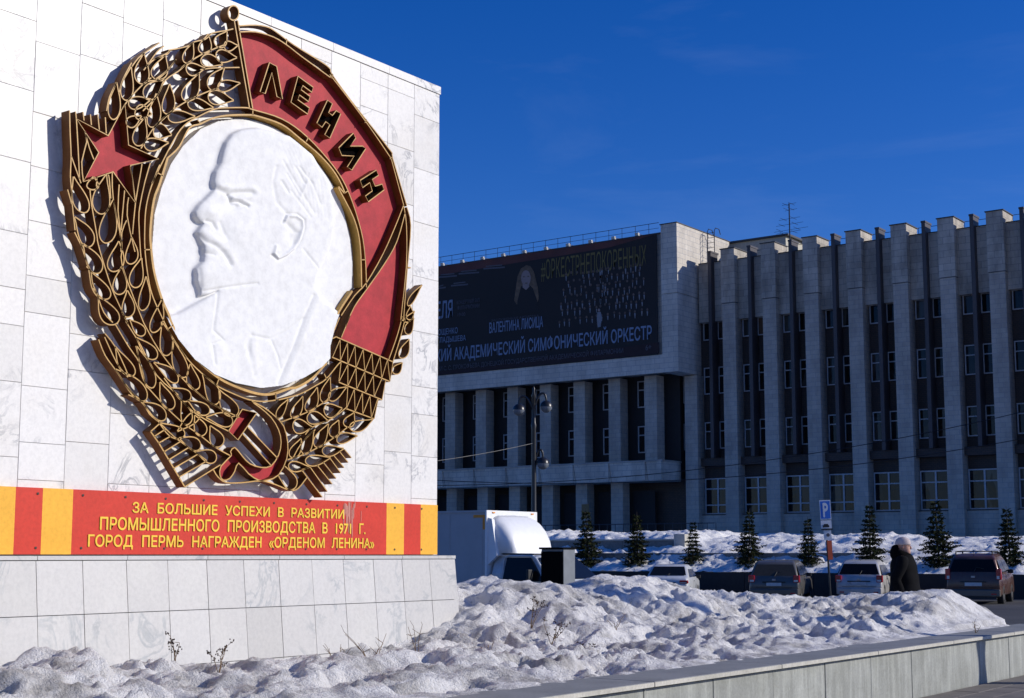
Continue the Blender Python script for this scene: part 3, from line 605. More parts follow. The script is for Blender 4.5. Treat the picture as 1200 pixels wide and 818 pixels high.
# letters
LET = {'Л':('z2',[(265,440),(310,300),(345,318),(373,475),(346,463),(322,348),(290,448)]),
 'Е':('z2',[(447,365),(520,418),(513,442),(470,410),(462,430),(505,462),(497,487),(454,455),(446,478),(501,517),(493,547),(413,490)]),
 'Н':('z2',[(588,480),(612,497),(594,540),(612,553),(630,530),(652,545),(600,662),(575,645),(600,598),(580,583),(562,610),(537,590)]),
 'И':('z2',[(642,708),(712,638),(724,662),(697,700),(757,700),(772,712),(705,815),(683,800),(716,748),(657,745)]),
 'Н2':('z4',[(745,87),(822,38),(833,63),(803,83),(817,115),(850,105),(860,133),(784,190),(770,162),(803,138),(791,98),(757,122)])}
for i_, (ch, (t_, pts)) in enumerate(LET.items()):
    P2 = poly(t_, pts); epart(strip(P2, True, th=.010, side=1), 'letter', [M_gold, M_ochre], 'raised letter %s, number %d from the staff' % (ch[0], i_+1))
    panel(P2, XW+.066, 'letter_backing', M_black, x0=XW+.062)  # near-black sheet set at the back of the hollow letter
# ---- portrait relief as a height field
disc = [(178,290),(179,320),(184,350),(192,378),(203,398),(222,422),(245,439),(270,449),(300,455),(325,452),(350,443),(370,431),(381,420),(381,405),(386,385),(394,362),(406,344),(412,337),(413,310),(410,280),(403,250),(393,222),(375,195),(350,168),(325,152),(300,142),(278,139),(255,142),(235,151),(215,170),(200,192),(189,220),(181,250)]
XD = XW + .085
SC = 2; X0p, Y0p, X1p, Y1p = 172, 132, 422, 462
gx = np.arange(X0p, X1p, 1/SC); gy = np.arange(Y0p, Y1p, 1/SC); GX, GY = np.meshgrid(gx, gy)
def inpoly(P, X, Y):
    r = np.zeros(X.shape, bool); n_ = len(P); j = n_-1
    for i in range(n_):
        xi, yi = P[i]; xj, yj = P[j]
        c = ((yi > Y) != (yj > Y)) & (X < (xj-xi)*(Y-yi)/(yj-yi+1e-12)+xi); r ^= c; j = i
    return r
def blur(A, s):
    k = int(3*s)+1; w = np.exp(-.5*(np.arange(-k, k+1)/s)**2); w /= w.sum()
    A = np.apply_along_axis(lambda v: np.convolve(np.pad(v, k, 'edge'), w, 'valid'), 0, A); return np.apply_along_axis(lambda v: np.convolve(np.pad(v, k, 'edge'), w, 'valid'), 1, A)
def dist_line(P):
    D = np.full(GX.shape, 1e9)
    for (x0, y0), (x1, y1) in zip(P[:-1], P[1:]):
        dx, dy = x1-x0, y1-y0; t = np.clip(((GX-x0)*dx+(GY-y0)*dy)/(dx*dx+dy*dy+1e-9), 0, 1); D = np.minimum(D, np.hypot(GX-x0-t*dx, GY-y0-t*dy))
    return D
face = [(300,151),(292,151),(277.6,153),(268,158),(260.5,168),(257,179),(254,192),(248,202),(246,213),(247.6,223),(240,231),(229,241),(224,249),(225,255),(229,260),(233.6,263),(227,272.5),(229,279),(234,287.6),(235,299.5),(233.6,307),(225.6,315),(226.5,330),(230.4,341),(231,348),(240,346),(251,341),(248,344),(205,368),(170,376),(170,470),(425,470),(425,380),(396,368),(372,350),(366,334),(372,312),(384,285),(389,250),(382,215),(362,182),(335,160)]
fm = inpoly(face, GX, GY).astype(float)
Hh = .024*blur(fm, 1.1) + .030*blur(fm, 5.0)
# soft modelling of head volumes (px centre, radii, height)
for cx_, cy_, rx, ry, h_ in ((300,185,46,34,.012),(262,212,16,12,.006),(238,248,12,9,.012),(275,270,20,18,.010),(247,285,18,10,.010),(250,322,24,17,.012),(300,300,30,36,.006),(345,215,30,40,.010),(330,275,12,24,.006),(300,400,40,30,.004),(360,400,30,40,.008),(236,420,26,30,.008)):
    q = ((GX-cx_)/rx)**2+((GY-cy_)/ry)**2; Hh += h_*np.exp(-q*1.2)*blur(fm, 2)
GR = [ ([(250,223),(262,229),(275,227),(290,227)],2.2,-.012),([(252,219),(266,222),(288,221),(294,226)],2.5,.007),([(262,230),(266,238),(275,238),(285,243)],1.2,-.013),([(266,240),(271,241.5)],1.6,-.010),([(264,244),(270,245),(280,243)],1.2,-.005),([(268,233),(278,235),(287,240)],1.2,.005),
 ([(262,232),(265,240)],2.5,-.008),([(236,260),(243,262),(247,269)],1.6,-.010),([(252,262),(256,272),(261,282)],1.8,-.006),([(228,277),(237,285),(246,289),(256,297),(262,306),(264,311)],2.0,-.012),([(232,272),(244,280),(258,290),(268,306)],3,.006),([(236,298),(245,299.5)],1.1,-.005),
 ([(234,342),(254,338.5),(275,335.5),(296,333)],1.3,-.007),([(328,259),(331,254),(341,254.5),(348,259),(349,268),(345,281),(338,292),(330,299),(320,304),(314.5,298),(317,290)],1.3,.012),([(325,262),(329,252),(342,252),(351,259),(351,270),(347,283),(340,294),(331,301),(320,306),(312,300)],1.1,-.009),([(331.5,264.5),(342,274),(338,286)],2.2,-.010),
 ([(317,197),(314,215),(318,238),(331,252)],1.6,-.005),([(340,197),(351,216)],1.1,-.005),([(345,197),(359,215)],1.1,-.005),([(324,214),(332,227)],1.3,-.007),([(330,205),(346,232)],1.2,-.004),([(325,190),(340,215),(362,250)],1.2,-.004),([(355,205),(370,240)],1.2,-.004),([(335,225),(358,255)],1.2,-.004),([(350,293),(368,315)],1.2,-.005),
 ([(250,343),(248,360),(244,388),(256,399),(243,404),(246,427)],1.3,-.006),([(289,393),(283,406),(288,419),(292,440)],2.2,-.005),([(362,347),(350,374),(338,406),(320,450)],1.4,-.008),([(368,349),(356,376),(344,408),(327,450)],2.2,.006),([(290,394),(310,398),(330,389),(349,374)],1.4,-.005),([(312,400),(320,419),(323,432)],1.1,-.004),([(251,342),(215,360),(203,366)],3,-.004),([(228,316),(230,336)],1.4,-.005)]
for P_, s_, h_ in GR: Hh += h_*np.exp(-.5*(dist_line(P_)/s_)**2)*(.3+.7*blur(fm, 1.2))
for cx_, cy_, rx_, ry_, h_ in ((269,238,14,8,-.014),(273,232,20,5,.008),(271,239.5,6,3.2,.011),(244,252,9,7,.008),(258,272,9,16,-.006),(334,277,6,12,-.014),(316,296,7,7,.006),(247,293,14,4,.007),(243,303,10,4,.004),(236,323,9,14,.008),(290,425,9,22,.010),(286,412,3,16,-.006),(262,400,10,30,-.004)):
    Hh += h_*np.exp(-1.4*(((GX-cx_)/rx_)**2+((GY-cy_)/ry_)**2))
hz = np.exp(-((GX-343)/26)**2-((GY-215)/44)**2); Hh += hz*.010*(.5-np.abs(2*vnoise((GX+GY*.45)*.11, (GY-GX*.9)*.022, 71)-1))
for a_ in np.linspace(0,1,9):   # hair strands
    P_ = [(322+a_*40,168+a_*14),(336+a_*38,200+a_*16),(345+a_*34,240+a_*18)]; Hh += -.0018*np.exp(-.5*(dist_line(P_)/1.3)**2)
Hh += .0003*(fbm(GX, GY, .12, 4, .6, 21)-.5)*2
dm = inpoly(disc, GX, GY)
V = []; idx = -np.ones(GX.shape, int)
need = dm.copy(); need[1:] |= dm[:-1]; need[:,1:] |= dm[:,:-1]; need[1:,1:] |= dm[:-1,:-1]
ii = np.argwhere(need)
rx = np.stack([_F[k]+_R[k]*(GX-600)/FPX-_U[k]*(GY-409-35.2)/FPX for k in range(3)], -1); PW = _C + rx*(XD/rx[...,0])[...,None]
PW[...,0] += Hh*1.2
idx[need] = np.arange(len(ii)); V = PW[need]
F_ = [(idx[i,j], idx[i+1,j], idx[i+1,j+1], idx[i,j+1]) for i, j in np.argwhere(dm[:-1,:-1])]
me = bpy.data.meshes.new('portrait_relief'); me.from_pydata(V.tolist(), [], F_); me.polygons.foreach_set('use_smooth', [True]*len(F_)); me.materials.append(M_plaster); me.update()
med = bpy.data.objects.new('portrait_relief', me); COL.objects.link(med); med.parent = emb; med.matrix_parent_inverse = IE; med['label'] = 'white plaster medallion with a bearded man in left profile'
DP = [F2(*p, X=XD) for p in disc]
b = MB(); n_ = len(DP); b.add([(XD+.002, p[0], p[1]) for p in DP]+[(XW+.003, p[0], p[1]) for p in DP], [(i, i+n_, (i+1) % n_+n_, (i+1) % n_) for i in range(n_)]); epart(b, 'medallion_edge', M_plaster)
# ================================================================== GRANITE KERB
XKF = -5.53; ZK = .53; WK = .53
kerb = empty('granite_kerb', (XKF, 10, 0)); tag(kerb, 'long granite seat-height kerb wall holding back the snow', 'kerb wall'); IK = Matrix.Translation(kerb.location).inverted()
def kpart(b, name, mats): o = b.build(name, mats, kerb); o.matrix_parent_inverse = IK; return o
kpart(MB().box((XKF-WK+.02, -6, -.15), (XKF-.03, 19.6, ZK-.050)), 'kerb_core', M_core)
y = 19.62; i = 0
while y > -5:
    L_ = 1.05; MB.slab
    kpart(MB().slab((XKF-.03, y-L_+.004, -.14), (XKF+rs.uniform(-.004,.004), y-.004, ZK-.050), .004), 'facing_slab', M_granite); y -= L_
y = 19.68
while y > -5:
    L_ = 2.1; o = kpart(MB().box((XKF-WK, y-L_+.004, ZK-.042), (XKF+.055, y-.004, ZK+rs.uniform(-.002,.002))), 'cap_slab', M_cap); bevel(o, .006, 1)
    kpart(MB().box((XKF+.055, y-L_+.006, ZK-.038), (XKF+.0575, y-.006, ZK-.006)), 'cap_edge', M_lip); y -= L_
kpart(MB().box((XKF-WK+.02,19.6,-.14),(XKF-.002,19.63,ZK-.050)), 'end_slab', M_granite)
kpart(MB().box((XKF-.006,-6,ZK-.049),(XKF+.006,19.62,ZK-.044)), 'mortar_joint', M_screw)
# ================================================================== SNOW BED
xs = np.arange(-19, XKF-WK+.14, .028); ys = np.arange(3.5, 24.0, .028)
XX, YY = np.meshgrid(xs, ys)
fwd = XX*_H[0]+YY*_H[1]; rgt = XX*_R[0]+YY*_R[1]
pxs = 600+FPX*rgt/np.maximum(fwd*math.cos(PITCH), 1)
# the crest runs from behind the monument to the far end of the kerb
cr = [(520,16.2,1.10),(560,16.3,1.155),(600,16.4,1.14),(640,16.8,1.05),(670,17.2,1.07),(710,17.6,1.19),(750,17.8,1.13),(800,18.2,1.01),(850,18.4,.93),(905,18.8,.88),(960,19.0,.84),(1000,19.0,.91),(1050,19.0,.95),(1090,19.0,.98),(1130,18.8,.92),(1160,18.6,.84),(1180,18.5,.70),(1200,18.5,.50)]
cy = []; 
for p_, d_, z_ in cr: q = (p_-600)/FPX; P_ = _H*d_ + _R*q*d_; cy.append((P_[0], P_[1], z_))
cy = [(-22.0, 12.2, .9), (-14.5,12.7,1.05)] + cy + [(-5.3,20.0,.2),(-4,20.6,0)]
def dseg(X, Y, P):
    D = np.full(X.shape, 1e9); Zc = np.zeros(X.shape); Sd = np.zeros(X.shape)
    for (x0,y0,z0),(x1,y1,z1) in zip(P[:-1], P[1:]):
        dx, dy = x1-x0, y1-y0; t = np.clip(((X-x0)*dx+(Y-y0)*dy)/(dx*dx+dy*dy), 0, 1); d = np.hypot(X-x0-t*dx, Y-y0-t*dy); m_ = d < D
        D = np.where(m_, d, D); Zc = np.where(m_, z0+t*(z1-z0), Zc); Sd = np.where(m_, np.sign((X-x0)*dy-(Y-y0)*dx), Sd)
    return D, Zc, Sd
D, Zc, Sd = dseg(XX, YY, cy)
front = Sd > 0
bed = .50+.06*(fbm(XX, YY, .35, 3, .5, 5)-.5)
hf = bed + (Zc-bed)*np.exp(-(D/1.5)**2)
back = np.maximum(road_z(XX)-.05, -.5); hb = back + (Zc-back)*np.exp(-(D/1.7)**2.2)
Zs = np.where(front, hf, hb)
# second low heap beside the monument's corner and heaps before the plinth
for hx, hy, rr, hz in ((-8.6,6.35,.55,.20),(-8.2,7.2,.7,.10),(-7.9,8.4,.8,.06),(-7.2,9.0,.7,.08),(-8.6,13.0,.5,.05),(-6.9,14.6,.6,.10),(-6.5,15.8,.5,.12),(-6.3,17.3,.5,.08),(-7.9,5.5,.5,.12)):
    Zs += hz*np.exp(-((XX-hx)**2+(YY-hy)**2)/rr**2)
lump = (.50-np.abs(2*vnoise(XX*1.5,YY*1.5,31)-1))*.11 + (.5-np.abs(2*vnoise(XX*3.6+5,YY*3.6,33)-1))*.085 + (.5-np.abs(2*vnoise(XX*8.5,YY*8.5+3,35)-1))*.045 + (vnoise(XX*18,YY*18,37)-.5)*.03 + (vnoise(XX*34,YY*34,39)-.5)*.016 + (.5-fbm(XX,YY,6.5,4,.65,51,True))*.17*vnoise(XX*1.1,YY*1.1,53)
amp = np.where(front, .75+.5*vnoise(XX*.6,YY*.6,41), .6)*np.clip(.75+np.abs(Zc-Zs)*1.2, .75, 1.15)
pits = -sstep(.60,.82,vnoise(XX*2.7+9,YY*2.7,61))*.13 - sstep(.66,.85,vnoise(XX*5.3,YY*5.3+4,63))*.07
clod = np.maximum(0,.30-np.abs(2*vnoise(XX*2.1+3,YY*2.1+8,65)-1))*.13
Zs = Zs + lump*amp*.80-.01 + (pits+clod)*np.where(front, 1, .5)*sstep(0,.25,(XKF-WK)-XX)*sstep(.15,.7,D)
edge = XX > XKF-WK-.02   # thin spill over the cap's back edge
Zs = np.where(edge, np.minimum(Zs, ZK+.03*sstep(XKF-WK+.14, XKF-WK, XX)-.012*(XX-(XKF-WK))/.1), Zs)
near = sstep(XKF-WK-.55, XKF-WK, XX); Zs = Zs*(1-near*.75)+near*.75*np.minimum(Zs, ZK+.01)*1.0
mask = None
sn = grid_obj('snow_bank', xs, ys, Zs, M_snow, True, mask); tag(sn, 'grey lumpy half-melted snow heaped between the monument and the kerb', kind='stuff')
def snow_z(x, y): i = int(round((x-xs[0])/.028)); j = int(round((y-ys[0])/.028)); return float(Zs[min(max(j,0),len(ys)-1), min(max(i,0),len(xs)-1)])
# dry weeds
def weed(px_, d_, h, seed, label, heads=4, spread=.5, dark=True):
    r = random.Random(seed); P_ = _H*d_ + _R*((px_-600)/FPX)*d_; x, y = P_[0], P_[1]; z = snow_z(x, y)-.03
    t = empty('dry_weed', (x, y, z)); tag(t, label, 'weed', 'dry weeds sticking out of the snow')
    st = MB(); hd = MB()
    for i in range(heads):
        a = r.uniform(0, 2*PI); l = h*r.uniform(.55, 1); s = spread*r.uniform(.3, 1); q = [(0,0,0)]
        for k in range(1, 5): q.append((math.cos(a)*s*l*(k/4)**1.4+r.uniform(-.01,.01), math.sin(a)*s*l*(k/4)**1.4+r.uniform(-.01,.01), l*k/4))
        st.tube(q, [.004,.0035,.003,.0025,.002], 5)
        for _ in range(3):
            k = r.randint(2,4); b0 = np.array(q[k]); e_ = b0+np.array([r.uniform(-1,1), r.uniform(-1,1), r.uniform(.1,.9)])*h*.2; st.tube([b0, e_], [.0022,.0015], 4)
            if dark:
                for _ in range(5):
                    c = e_+np.array([r.uniform(-1,1) for _ in range(3)])*.018; s2 = .008; hd.add([c+np.array(v)*s2 for v in ((1,0,0),(-1,0,0),(0,1,0),(0,-1,0),(0,0,1),(0,0,-1))], [(0,2,4),(2,1,4),(1,3,4),(3,0,4),(2,0,5),(1,2,5),(3,1,5),(0,3,5)])
    st.build('stem', M_twig, t)
    if dark and hd.v: hd.build('seed_heads', M_seed, t)['kind'] = 'stuff'
for i, a in enumerate(((212,10.8,.22,'dark-headed dry weed at the foot of the plinth, left of the pair',3,.35,True),(262,11.0,.28,'dry weed with a dense dark seed head against the plinth slabs',4,.35,True),(345,12.0,.12,'tiny dry sprigs just poking out before the plinth',4,.9,False),(397,12.3,.24,'pale brittle weed tuft before the plinth middle',6,.7,False),(440,12.6,.34,'spreading pale weed leaning right before the plinth',6,.9,False),(490,13.0,.34,'tall thin pale weed near the plinth corner',3,.3,False),
    (622,14.6,.34,'dark dry weed in the snow just right of the plinth',4,.7,True),(645,14.2,.28,'branching dry weed on the snow slope below the black cabinet',5,.9,True),(572,13.2,.2,'small brown weed low in the snow by the plinth corner',4,.8,False),(720,14.8,.18,'short weed beside the shadowed hollow in the snow',4,.8,False),(1135,17.2,.22,'thin weed on the right end of the snow bank',4,.7,False),(690,13.4,.14,'small dark weed clump in mid snow bank',4,.9,True))):
    weed(a[0], a[1], a[2], 50+i, a[3], a[4], a[5], a[6])
# ================================================================== OFFICE WING
YF = 86.0; ZG = 2.0
wing = empty('office_building', (-28, YF, ZG)); tag(wing, 'four-storey office wing with pale pilasters, dark fins and tall narrow windows', 'building'); IW = Matrix.Translation(wing.location).inverted()
def wpart(b, name, mats, par=None, **k):
    o = b.build(name, mats, wing if par is None else par, **k)
    if par is None: o.matrix_parent_inverse = IW
    return o
PX0 = -27.405; PITX = 3.03; PW_ = .97; XTOW = -47.81
wpart(MB().box((XTOW, YF+1.0, ZG), (9, YF+16, 21.4)), 'body', M_spand)
wpart(MB().box((XTOW+.01, YF+1.9, 21.4), (9.01, YF+16.02, 21.5)), 'roof', M_flash)
ks = [k for k in range(-11, 8)]
# shared meshes
def mesh_of(b, name, mats):
    o = b.build(name, mats); me = o.data; bpy.data.objects.remove(o); return me
me_low = mesh_of(MB().box((0,0,ZG),(PW_,.99,18.44)), 'pilaster', M_pil)
me_cap = mesh_of(MB().box((-.03,-.05,18.47),(PW_+.03,1.85,22.20)), 'pilaster_head', M_par)
me_fl = mesh_of(MB().box((-.09,-.11,22.20),(PW_+.09,1.90,22.26)), 'head_flashing', M_flash)
me_fin = mesh_of(MB().box((0,0,7.97),(.24,.99,22.12)).box((-.03,-.03,22.12),(.27,1.1,22.24)), 'fin', M_fin)
BW = PITX-PW_
me_par = mesh_of(MB().box((0,.5,17.38),(BW,.98,21.50)), 'parapet_panel', M_par)
me_pf = mesh_of(MB().box((-.0,.46,21.50),(BW,1.1,21.56)), 'parapet_flashing', M_flash)
me_base = mesh_of(MB().box((0,.45,ZG),(BW,.98,4.10)), 'base_panel', M_pil)
me_ledge = mesh_of(MB().box((0,.42,7.45),(BW,.98,7.97)), 'ledge', M_spand)
def win_frame(w, h, bars_h, bars_v, t=.07):
    b = MB(); b.box((0,0,0),(w,.06,t)).box((0,0,h-t),(w,.06,h)).box((0,0.001,t),(t,.059,h-t)).box((w-t,.001,t),(w,.059,h-t))
    for z in bars_h: b.box((t,.004,z-t/2),(w-t,.056,z+t/2))
    for x in bars_v: b.box((x-t*.7,.002,t),(x+t*.7,.058,h-t))
    return b
me_wf = mesh_of(win_frame(.74,1.86,[1.22],[]), 'window', M_frame); me_wg = mesh_of(MB().box((.05,.07,.05),(.69,.085,1.81)), 'pane', M_glass)
me_gf = mesh_of(win_frame(BW-.08,2.45,[.62,1.72],[(BW-.08)*.5],.08), 'window', M_frame)
me_gg = []
me_gp = mesh_of(MB().box((.05,.07,.05),((BW-.08)/2,.085,2.40)), 'pane', M_glass)
def W_(me, name, x, y=YF, z=0):
    o = bpy.data.objects.new(name, me); COL.objects.link(o); o.parent = wing; o.matrix_parent_inverse = IW; o.location = (x,y,z); return o
for k in ks:
    x = PX0 - k*PITX
    if k <= 7 and k != 7: W_(me_low,'pilaster',x); W_(me_cap,'pilaster_head',x); W_(me_fl,'head_flashing',x)
    if k == 7: wpart(MB().box((x,YF,ZG),(x+PW_,YF+.99,13.7)), 'pilaster', M_pil)
    bx = x - BW   # bay to the left of this pilaster
    if k == 7: continue
    if k == 6: pass
    W_(me_ledge,'ledge',bx); W_(me_base,'base_panel',bx)
    if k < 7: W_(me_par,'parapet_panel',bx); W_(me_pf,'parapet_flashing',bx); W_(me_fin,'fin',bx+BW/2-.03)
    for zr in (16.17, 12.41, 8.63):
        for wx in (.10, BW-.84):
            w = W_(me_wf,'window',bx+wx,YF+.86,zr); p = bpy.data.objects.new('pane', me_wg); COL.objects.link(p); p.parent = w
    w = W_(me_gf,'window',bx+.04,YF+.86,4.18)
    for q in (0, (BW-.08)/2-.02): p = bpy.data.objects.new('pane', me_gp); COL.objects.link(p); p.parent = w; p.location = (q,0,0)
    wpart(MB().box((bx+.03,YF+.42,4.10),(bx+BW-.03,YF+.97,4.14)), 'sill', M_flash)
# short bay behind the hall overhang, left of the last pilaster
for zr in (8.63,12.2):
    o = W_(me_wf,'window',-49.9,YF+.86,zr-.3 if zr>12 else zr); p = bpy.data.objects.new('pane', me_wg); COL.objects.link(p); p.parent = o
# the roof railing
rb = MB()
for x in np.arange(-46, 8, 1.5): rb.tube([(x,YF+2.2,21.5),(x,YF+2.2,22.35)], .018, 4)
rb.tube([(-46,YF+2.2,22.33),(8,YF+2.2,22.33)], .018, 4).tube([(-46,YF+2.2,21.95),(8,YF+2.2,21.95)], .014, 4); wpart(rb, 'roof_railing', M_iron)
pen = empty('roof_penthouse', (-46,92.5,21.4)); tag(pen, 'beige stair penthouse with dark cornice on the office roof', 'penthouse'); IP = Matrix.Translation(pen.location).inverted()
for nm, bb, mm in (('wall', ((-50.2,92,21.4),(-43.6,97,24.0)), M_pent), ('roof', ((-50.3,91.85,24.0),(-43.35,97.1,24.14)), M_flash), ('wall', ((-43.6,92.6,21.4),(-41.2,96,22.5)), M_pent), ('roof', ((-43.6,92.5,22.5),(-41.1,96.1,22.6)), M_flash)):
    MB().box(*bb).build(nm, mm, pen).matrix_parent_inverse = IP
ant = empty('tv_antenna', (-42.9,91.2,21.5)); tag(ant, 'thin television aerial mast standing on the roof', 'aerial'); ab = MB().tube([(0,0,0),(0,0,4.6)], .045, 6); ab.build('mast', M_iron, ant)
for z, L_, yy in ((4.55,.9,0),(4.2,.7,.3),(3.5,1.5,0),(3.1,2.0,0),(2.75,2.6,.2),(2.5,1.8,-.2)): MB().tube([(-L_*.45,-.3+yy,z-.1),(L_*.45,.3+yy,z+.10)], .012, 5).tube([(L_*.2,-.5,z),(L_*.2,.5,z)], .015, 4).tube([(-L_*.3,-.5,z),(-L_*.3,.5,z)], .015, 4).build('crossbar', M_iron, ant)
lad = empty('roof_ladder', (-47.5,87.6,21.5)); tag(lad, 'hooped metal ladder over the parapet beside the hall block', 'ladder')
for s in (0,.55): MB().tube([(s,0,0),(s,0,2.5),(s,.2,2.75),(s,.7,2.75),(s,.9,2.4)], .03, 6).build('rail', M_iron, lad)
for z in np.arange(.3,2.5,.35): MB().tube([(0,0,z),(.55,0,z)], .02, 5).build('rung', M_iron, lad)
# ================================================================== CONCERT HALL
YT = 83.8
hall = empty('concert_hall', (-60, YT, ZG)); tag(hall, 'concert hall block with overhanging upper storey, tall pale columns and a deep balcony', 'building'); IH = Matrix.Translation(hall.location).inverted()
def hpart(b, name, mats, par=None):
    o = b.build(name, mats, hall if par is None else par)
    if par is None: o.matrix_parent_inverse = IH
    return o
hpart(MB().box((-92, YT+.25, 14.0), (-49.05, YT+26, 23.45)), 'upper_block', M_tower)
hpart(MB().box((-92, YT, 13.76), (-49.05, YT+.3, 15.0)), 'lintel', M_tower)
hpart(MB().box((-49.05, YT, 13.76), (XTOW, YT+7.6, 19.14)), 'end_pier', M_tower)
hpart(MB().box((-49.05, YT-.02, 19.17), (XTOW+.02, YT+7.6, 24.00)), 'end_pier', M_tower)
hpart(MB().box((-49.12, YT-.06, 24.0), (XTOW+.06, YT+7.7, 24.06)), 'pier_flashing', M_flash)
hpart(MB().box((-92, YT+.1, 23.45), (-49.1, YT+26, 23.53)), 'roof_edge', M_fin)
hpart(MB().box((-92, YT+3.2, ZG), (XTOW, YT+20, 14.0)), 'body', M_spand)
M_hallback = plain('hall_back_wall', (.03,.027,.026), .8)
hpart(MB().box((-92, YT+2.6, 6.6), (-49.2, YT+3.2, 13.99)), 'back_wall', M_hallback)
cxs = [-48.65+0 - i*2.963 for i in range(1, 15)]
me_c = mesh_of(MB().box((0,0,7.80),(.97,1.0,13.76)), 'column', M_pil); me_c2 = mesh_of(MB().box((0,0,ZG),(.97,.9,6.45)), 'column', M_pil)
me_w2 = mesh_of(win_frame(.62,1.9,[1.25],[],.08), 'window', M_frame); me_w2g = mesh_of(MB().box((.05,.07,.05),(.57,.085,1.85)), 'pane', M_glass)
def H_(me, name, x, y, z=0):
    o = bpy.data.objects.new(name, me); COL.objects.link(o); o.parent = hall; o.matrix_parent_inverse = IH; o.location = (x,y,z); return o
for i in range(14):
    x = -51.10 - i*2.965
    if x < -90: break
    H_(me_c,'column',x,YT+1.0)
    if i > 0: H_(me_c2,'column',x-.05,YT+1.3)
    for zr in (8.55, 11.75):
        for dx in ((1.7,) if i % 2 else (1.75,)):
            w = H_(me_w2,'window',x-dx+.25,YT+2.53,zr); p = bpy.data.objects.new('pane', me_w2g); COL.objects.link(p); p.parent = w
    hpart(MB().box((x-1.9,YT+2.5,2.2),(x-.15,YT+2.56,5.9)), 'entrance_door', M_dark)
# balcony with leaning front panels
bz0, bz1 = 6.45, 7.84
x = -92.0
while x < -49.3:
    x2 = min(x+2.965, -49.2)
    hpart(MB().hexa([(x+.02,YT+.35,bz0),(x2-.02,YT+.35,bz0),(x2-.02,YT+2.6,bz0),(x+.02,YT+2.6,bz0),(x+.02,YT,bz1-.12),(x2-.02,YT,bz1-.12),(x2-.02,YT+2.6,bz1-.12),(x+.02,YT+2.6,bz1-.12)]), 'balcony_panel', M_tower)
    hpart(MB().hexa([(x2-.55,YT+.20,bz0+.05),(x2-.15,YT+.20,bz0+.05),(x2-.15,YT+.5,bz0+.05),(x2-.55,YT+.5,bz0+.05),(x2-.30,YT-.13,bz1-.13),(x2+.0,YT-.13,bz1-.13),(x2+.0,YT+.3,bz1-.13),(x2-.30,YT+.3,bz1-.13)]), 'balcony_rib', M_tower); x = x2
hpart(MB().box((-92,YT-.08,bz1-.12),(-49.15,YT+2.6,bz1)), 'balcony_coping', M_pil)
tag(hpart(MB().box((-56.55,YT+1.24,4.05),(-55.95,YT+1.27,5.0)), 'plaque', plain('bronze_plaque', (.20,.12,.04), .5)), 'bronze name plaque on the entrance column')
ra = MB()
for x in np.arange(-91,-49.5,1.1): ra.tube([(x,YT+.5,23.5),(x,YT+.5,24.35)], .02, 4)
ra.tube([(-91,YT+.5,24.33),(-49.5,YT+.5,24.33)], .02, 4).tube([(-91,YT+.5,23.95),(-49.5,YT+.5,23.95)], .014, 4); hpart(ra, 'roof_railing', M_iron)
# entrance hand rails
hr = empty('entrance_railing', (-50,80,2.3)); tag(hr, 'thin metal railing in front of the hall and wing doors', 'railing')
for i, x in enumerate(np.arange(-58,-43,.62)): MB().tube([(x+50,0,-.2),(x+50,0,1.15)], .022, 5).build('baluster', M_fin, hr)
for z in (1.12,.6): MB().tube([(-8,0,z),(6.8,0,z)], .025, 5).build('rail', M_fin, hr)
# ================================================================== CONCERT BANNER
YB = YT-.03
bn = empty('concert_banner', (-59,YB,15)); tag(bn, 'huge dark concert banner with a woman, an orchestra and blue lettering', 'banner'); IBN = Matrix.Translation(bn.location).inverted()
def npart(b, name, mats): o = b.build(name, mats, bn); o.matrix_parent_inverse = IBN; return o
M_bnd = plain('banner_black', (.012,.008,.007), .7, var=.3, scale=.4, bmp=0); M_bnr = plain('banner_maroon', (.11,.04,.035), .8, var=.2, scale=.6, bmp=0); M_bnw = plain('banner_dim_brown', (.03,.014,.014), .8, bmp=0)
M_bblue = plain('banner_blue_print', (.21,.27,.38), .7, bmp=0); M_bgrey = plain('banner_grey_print', (.10,.095,.11), .7, bmp=0); M_bgold = plain('banner_gold_print', (.17,.13,.035), .7, bmp=0)
M_skin = plain('banner_face_print', (.30,.22,.20), .7, var=.1, bmp=0); M_hair = plain('banner_hair_print', (.15,.095,.055), .7, var=.4, scale=3, bmp=0); M_bwhite = plain('banner_white_print', (.23,.23,.25), .7, bmp=0)
XB0, XB1, ZB0, ZB1 = -79.0, -49.36, 15.02, 23.42
npart(MB().box((XB0,YB-.04,ZB0),(XB1,YB+.02,ZB1)), 'banner_sheet', M_bnd)
def flat(pts, name, mat, off=.05):
    n_ = len(pts); npart(MB().add([(p[0],YB-off,p[1]) for p in pts], [tuple(range(n_))]), name, mat)
def BP(x, y): p = onY(x, y, YB); return (p[0], p[2])
flat([(XB0,22.75),BP(512,323),BP(650,301),BP(715,290),BP(760,277),(XB1-.2,23.40),(XB0,23.41)][::1], 'maroon_margin', M_bnr, .044)
flat([BP(512,436),BP(773,401),BP(773,414),BP(512,440)], 'lower_margin', M_bnw, .043)
def btext(txt, x0, yb0, yt0, x1, yb1, mat, bold=.02, off=.055, word=1.):
    """baseline from photo point (x0,yb0) to (x1,yb1), cap top at (x0,yt0)"""
    a = BP(x0,yb0); b_ = BP(x1,yb1); h = BP(x0,yt0)[1]-a[1]; zc = (a[1]+b_[1])/2
    return text_on('print_lettering', txt, bn, mat, lambda u, v: (a[0]+(b_[0]-a[0])*u, YB-off, a[1]+(b_[1]-a[1])*u+h*v), bold=bold, word=word, inv=IBN)
btext('КИЙ АКАДЕМИЧЕСКИЙ СИМФОНИЧЕСКИЙ ОРКЕСТР', 512,424,410.5, 764.5,397, M_bblue)
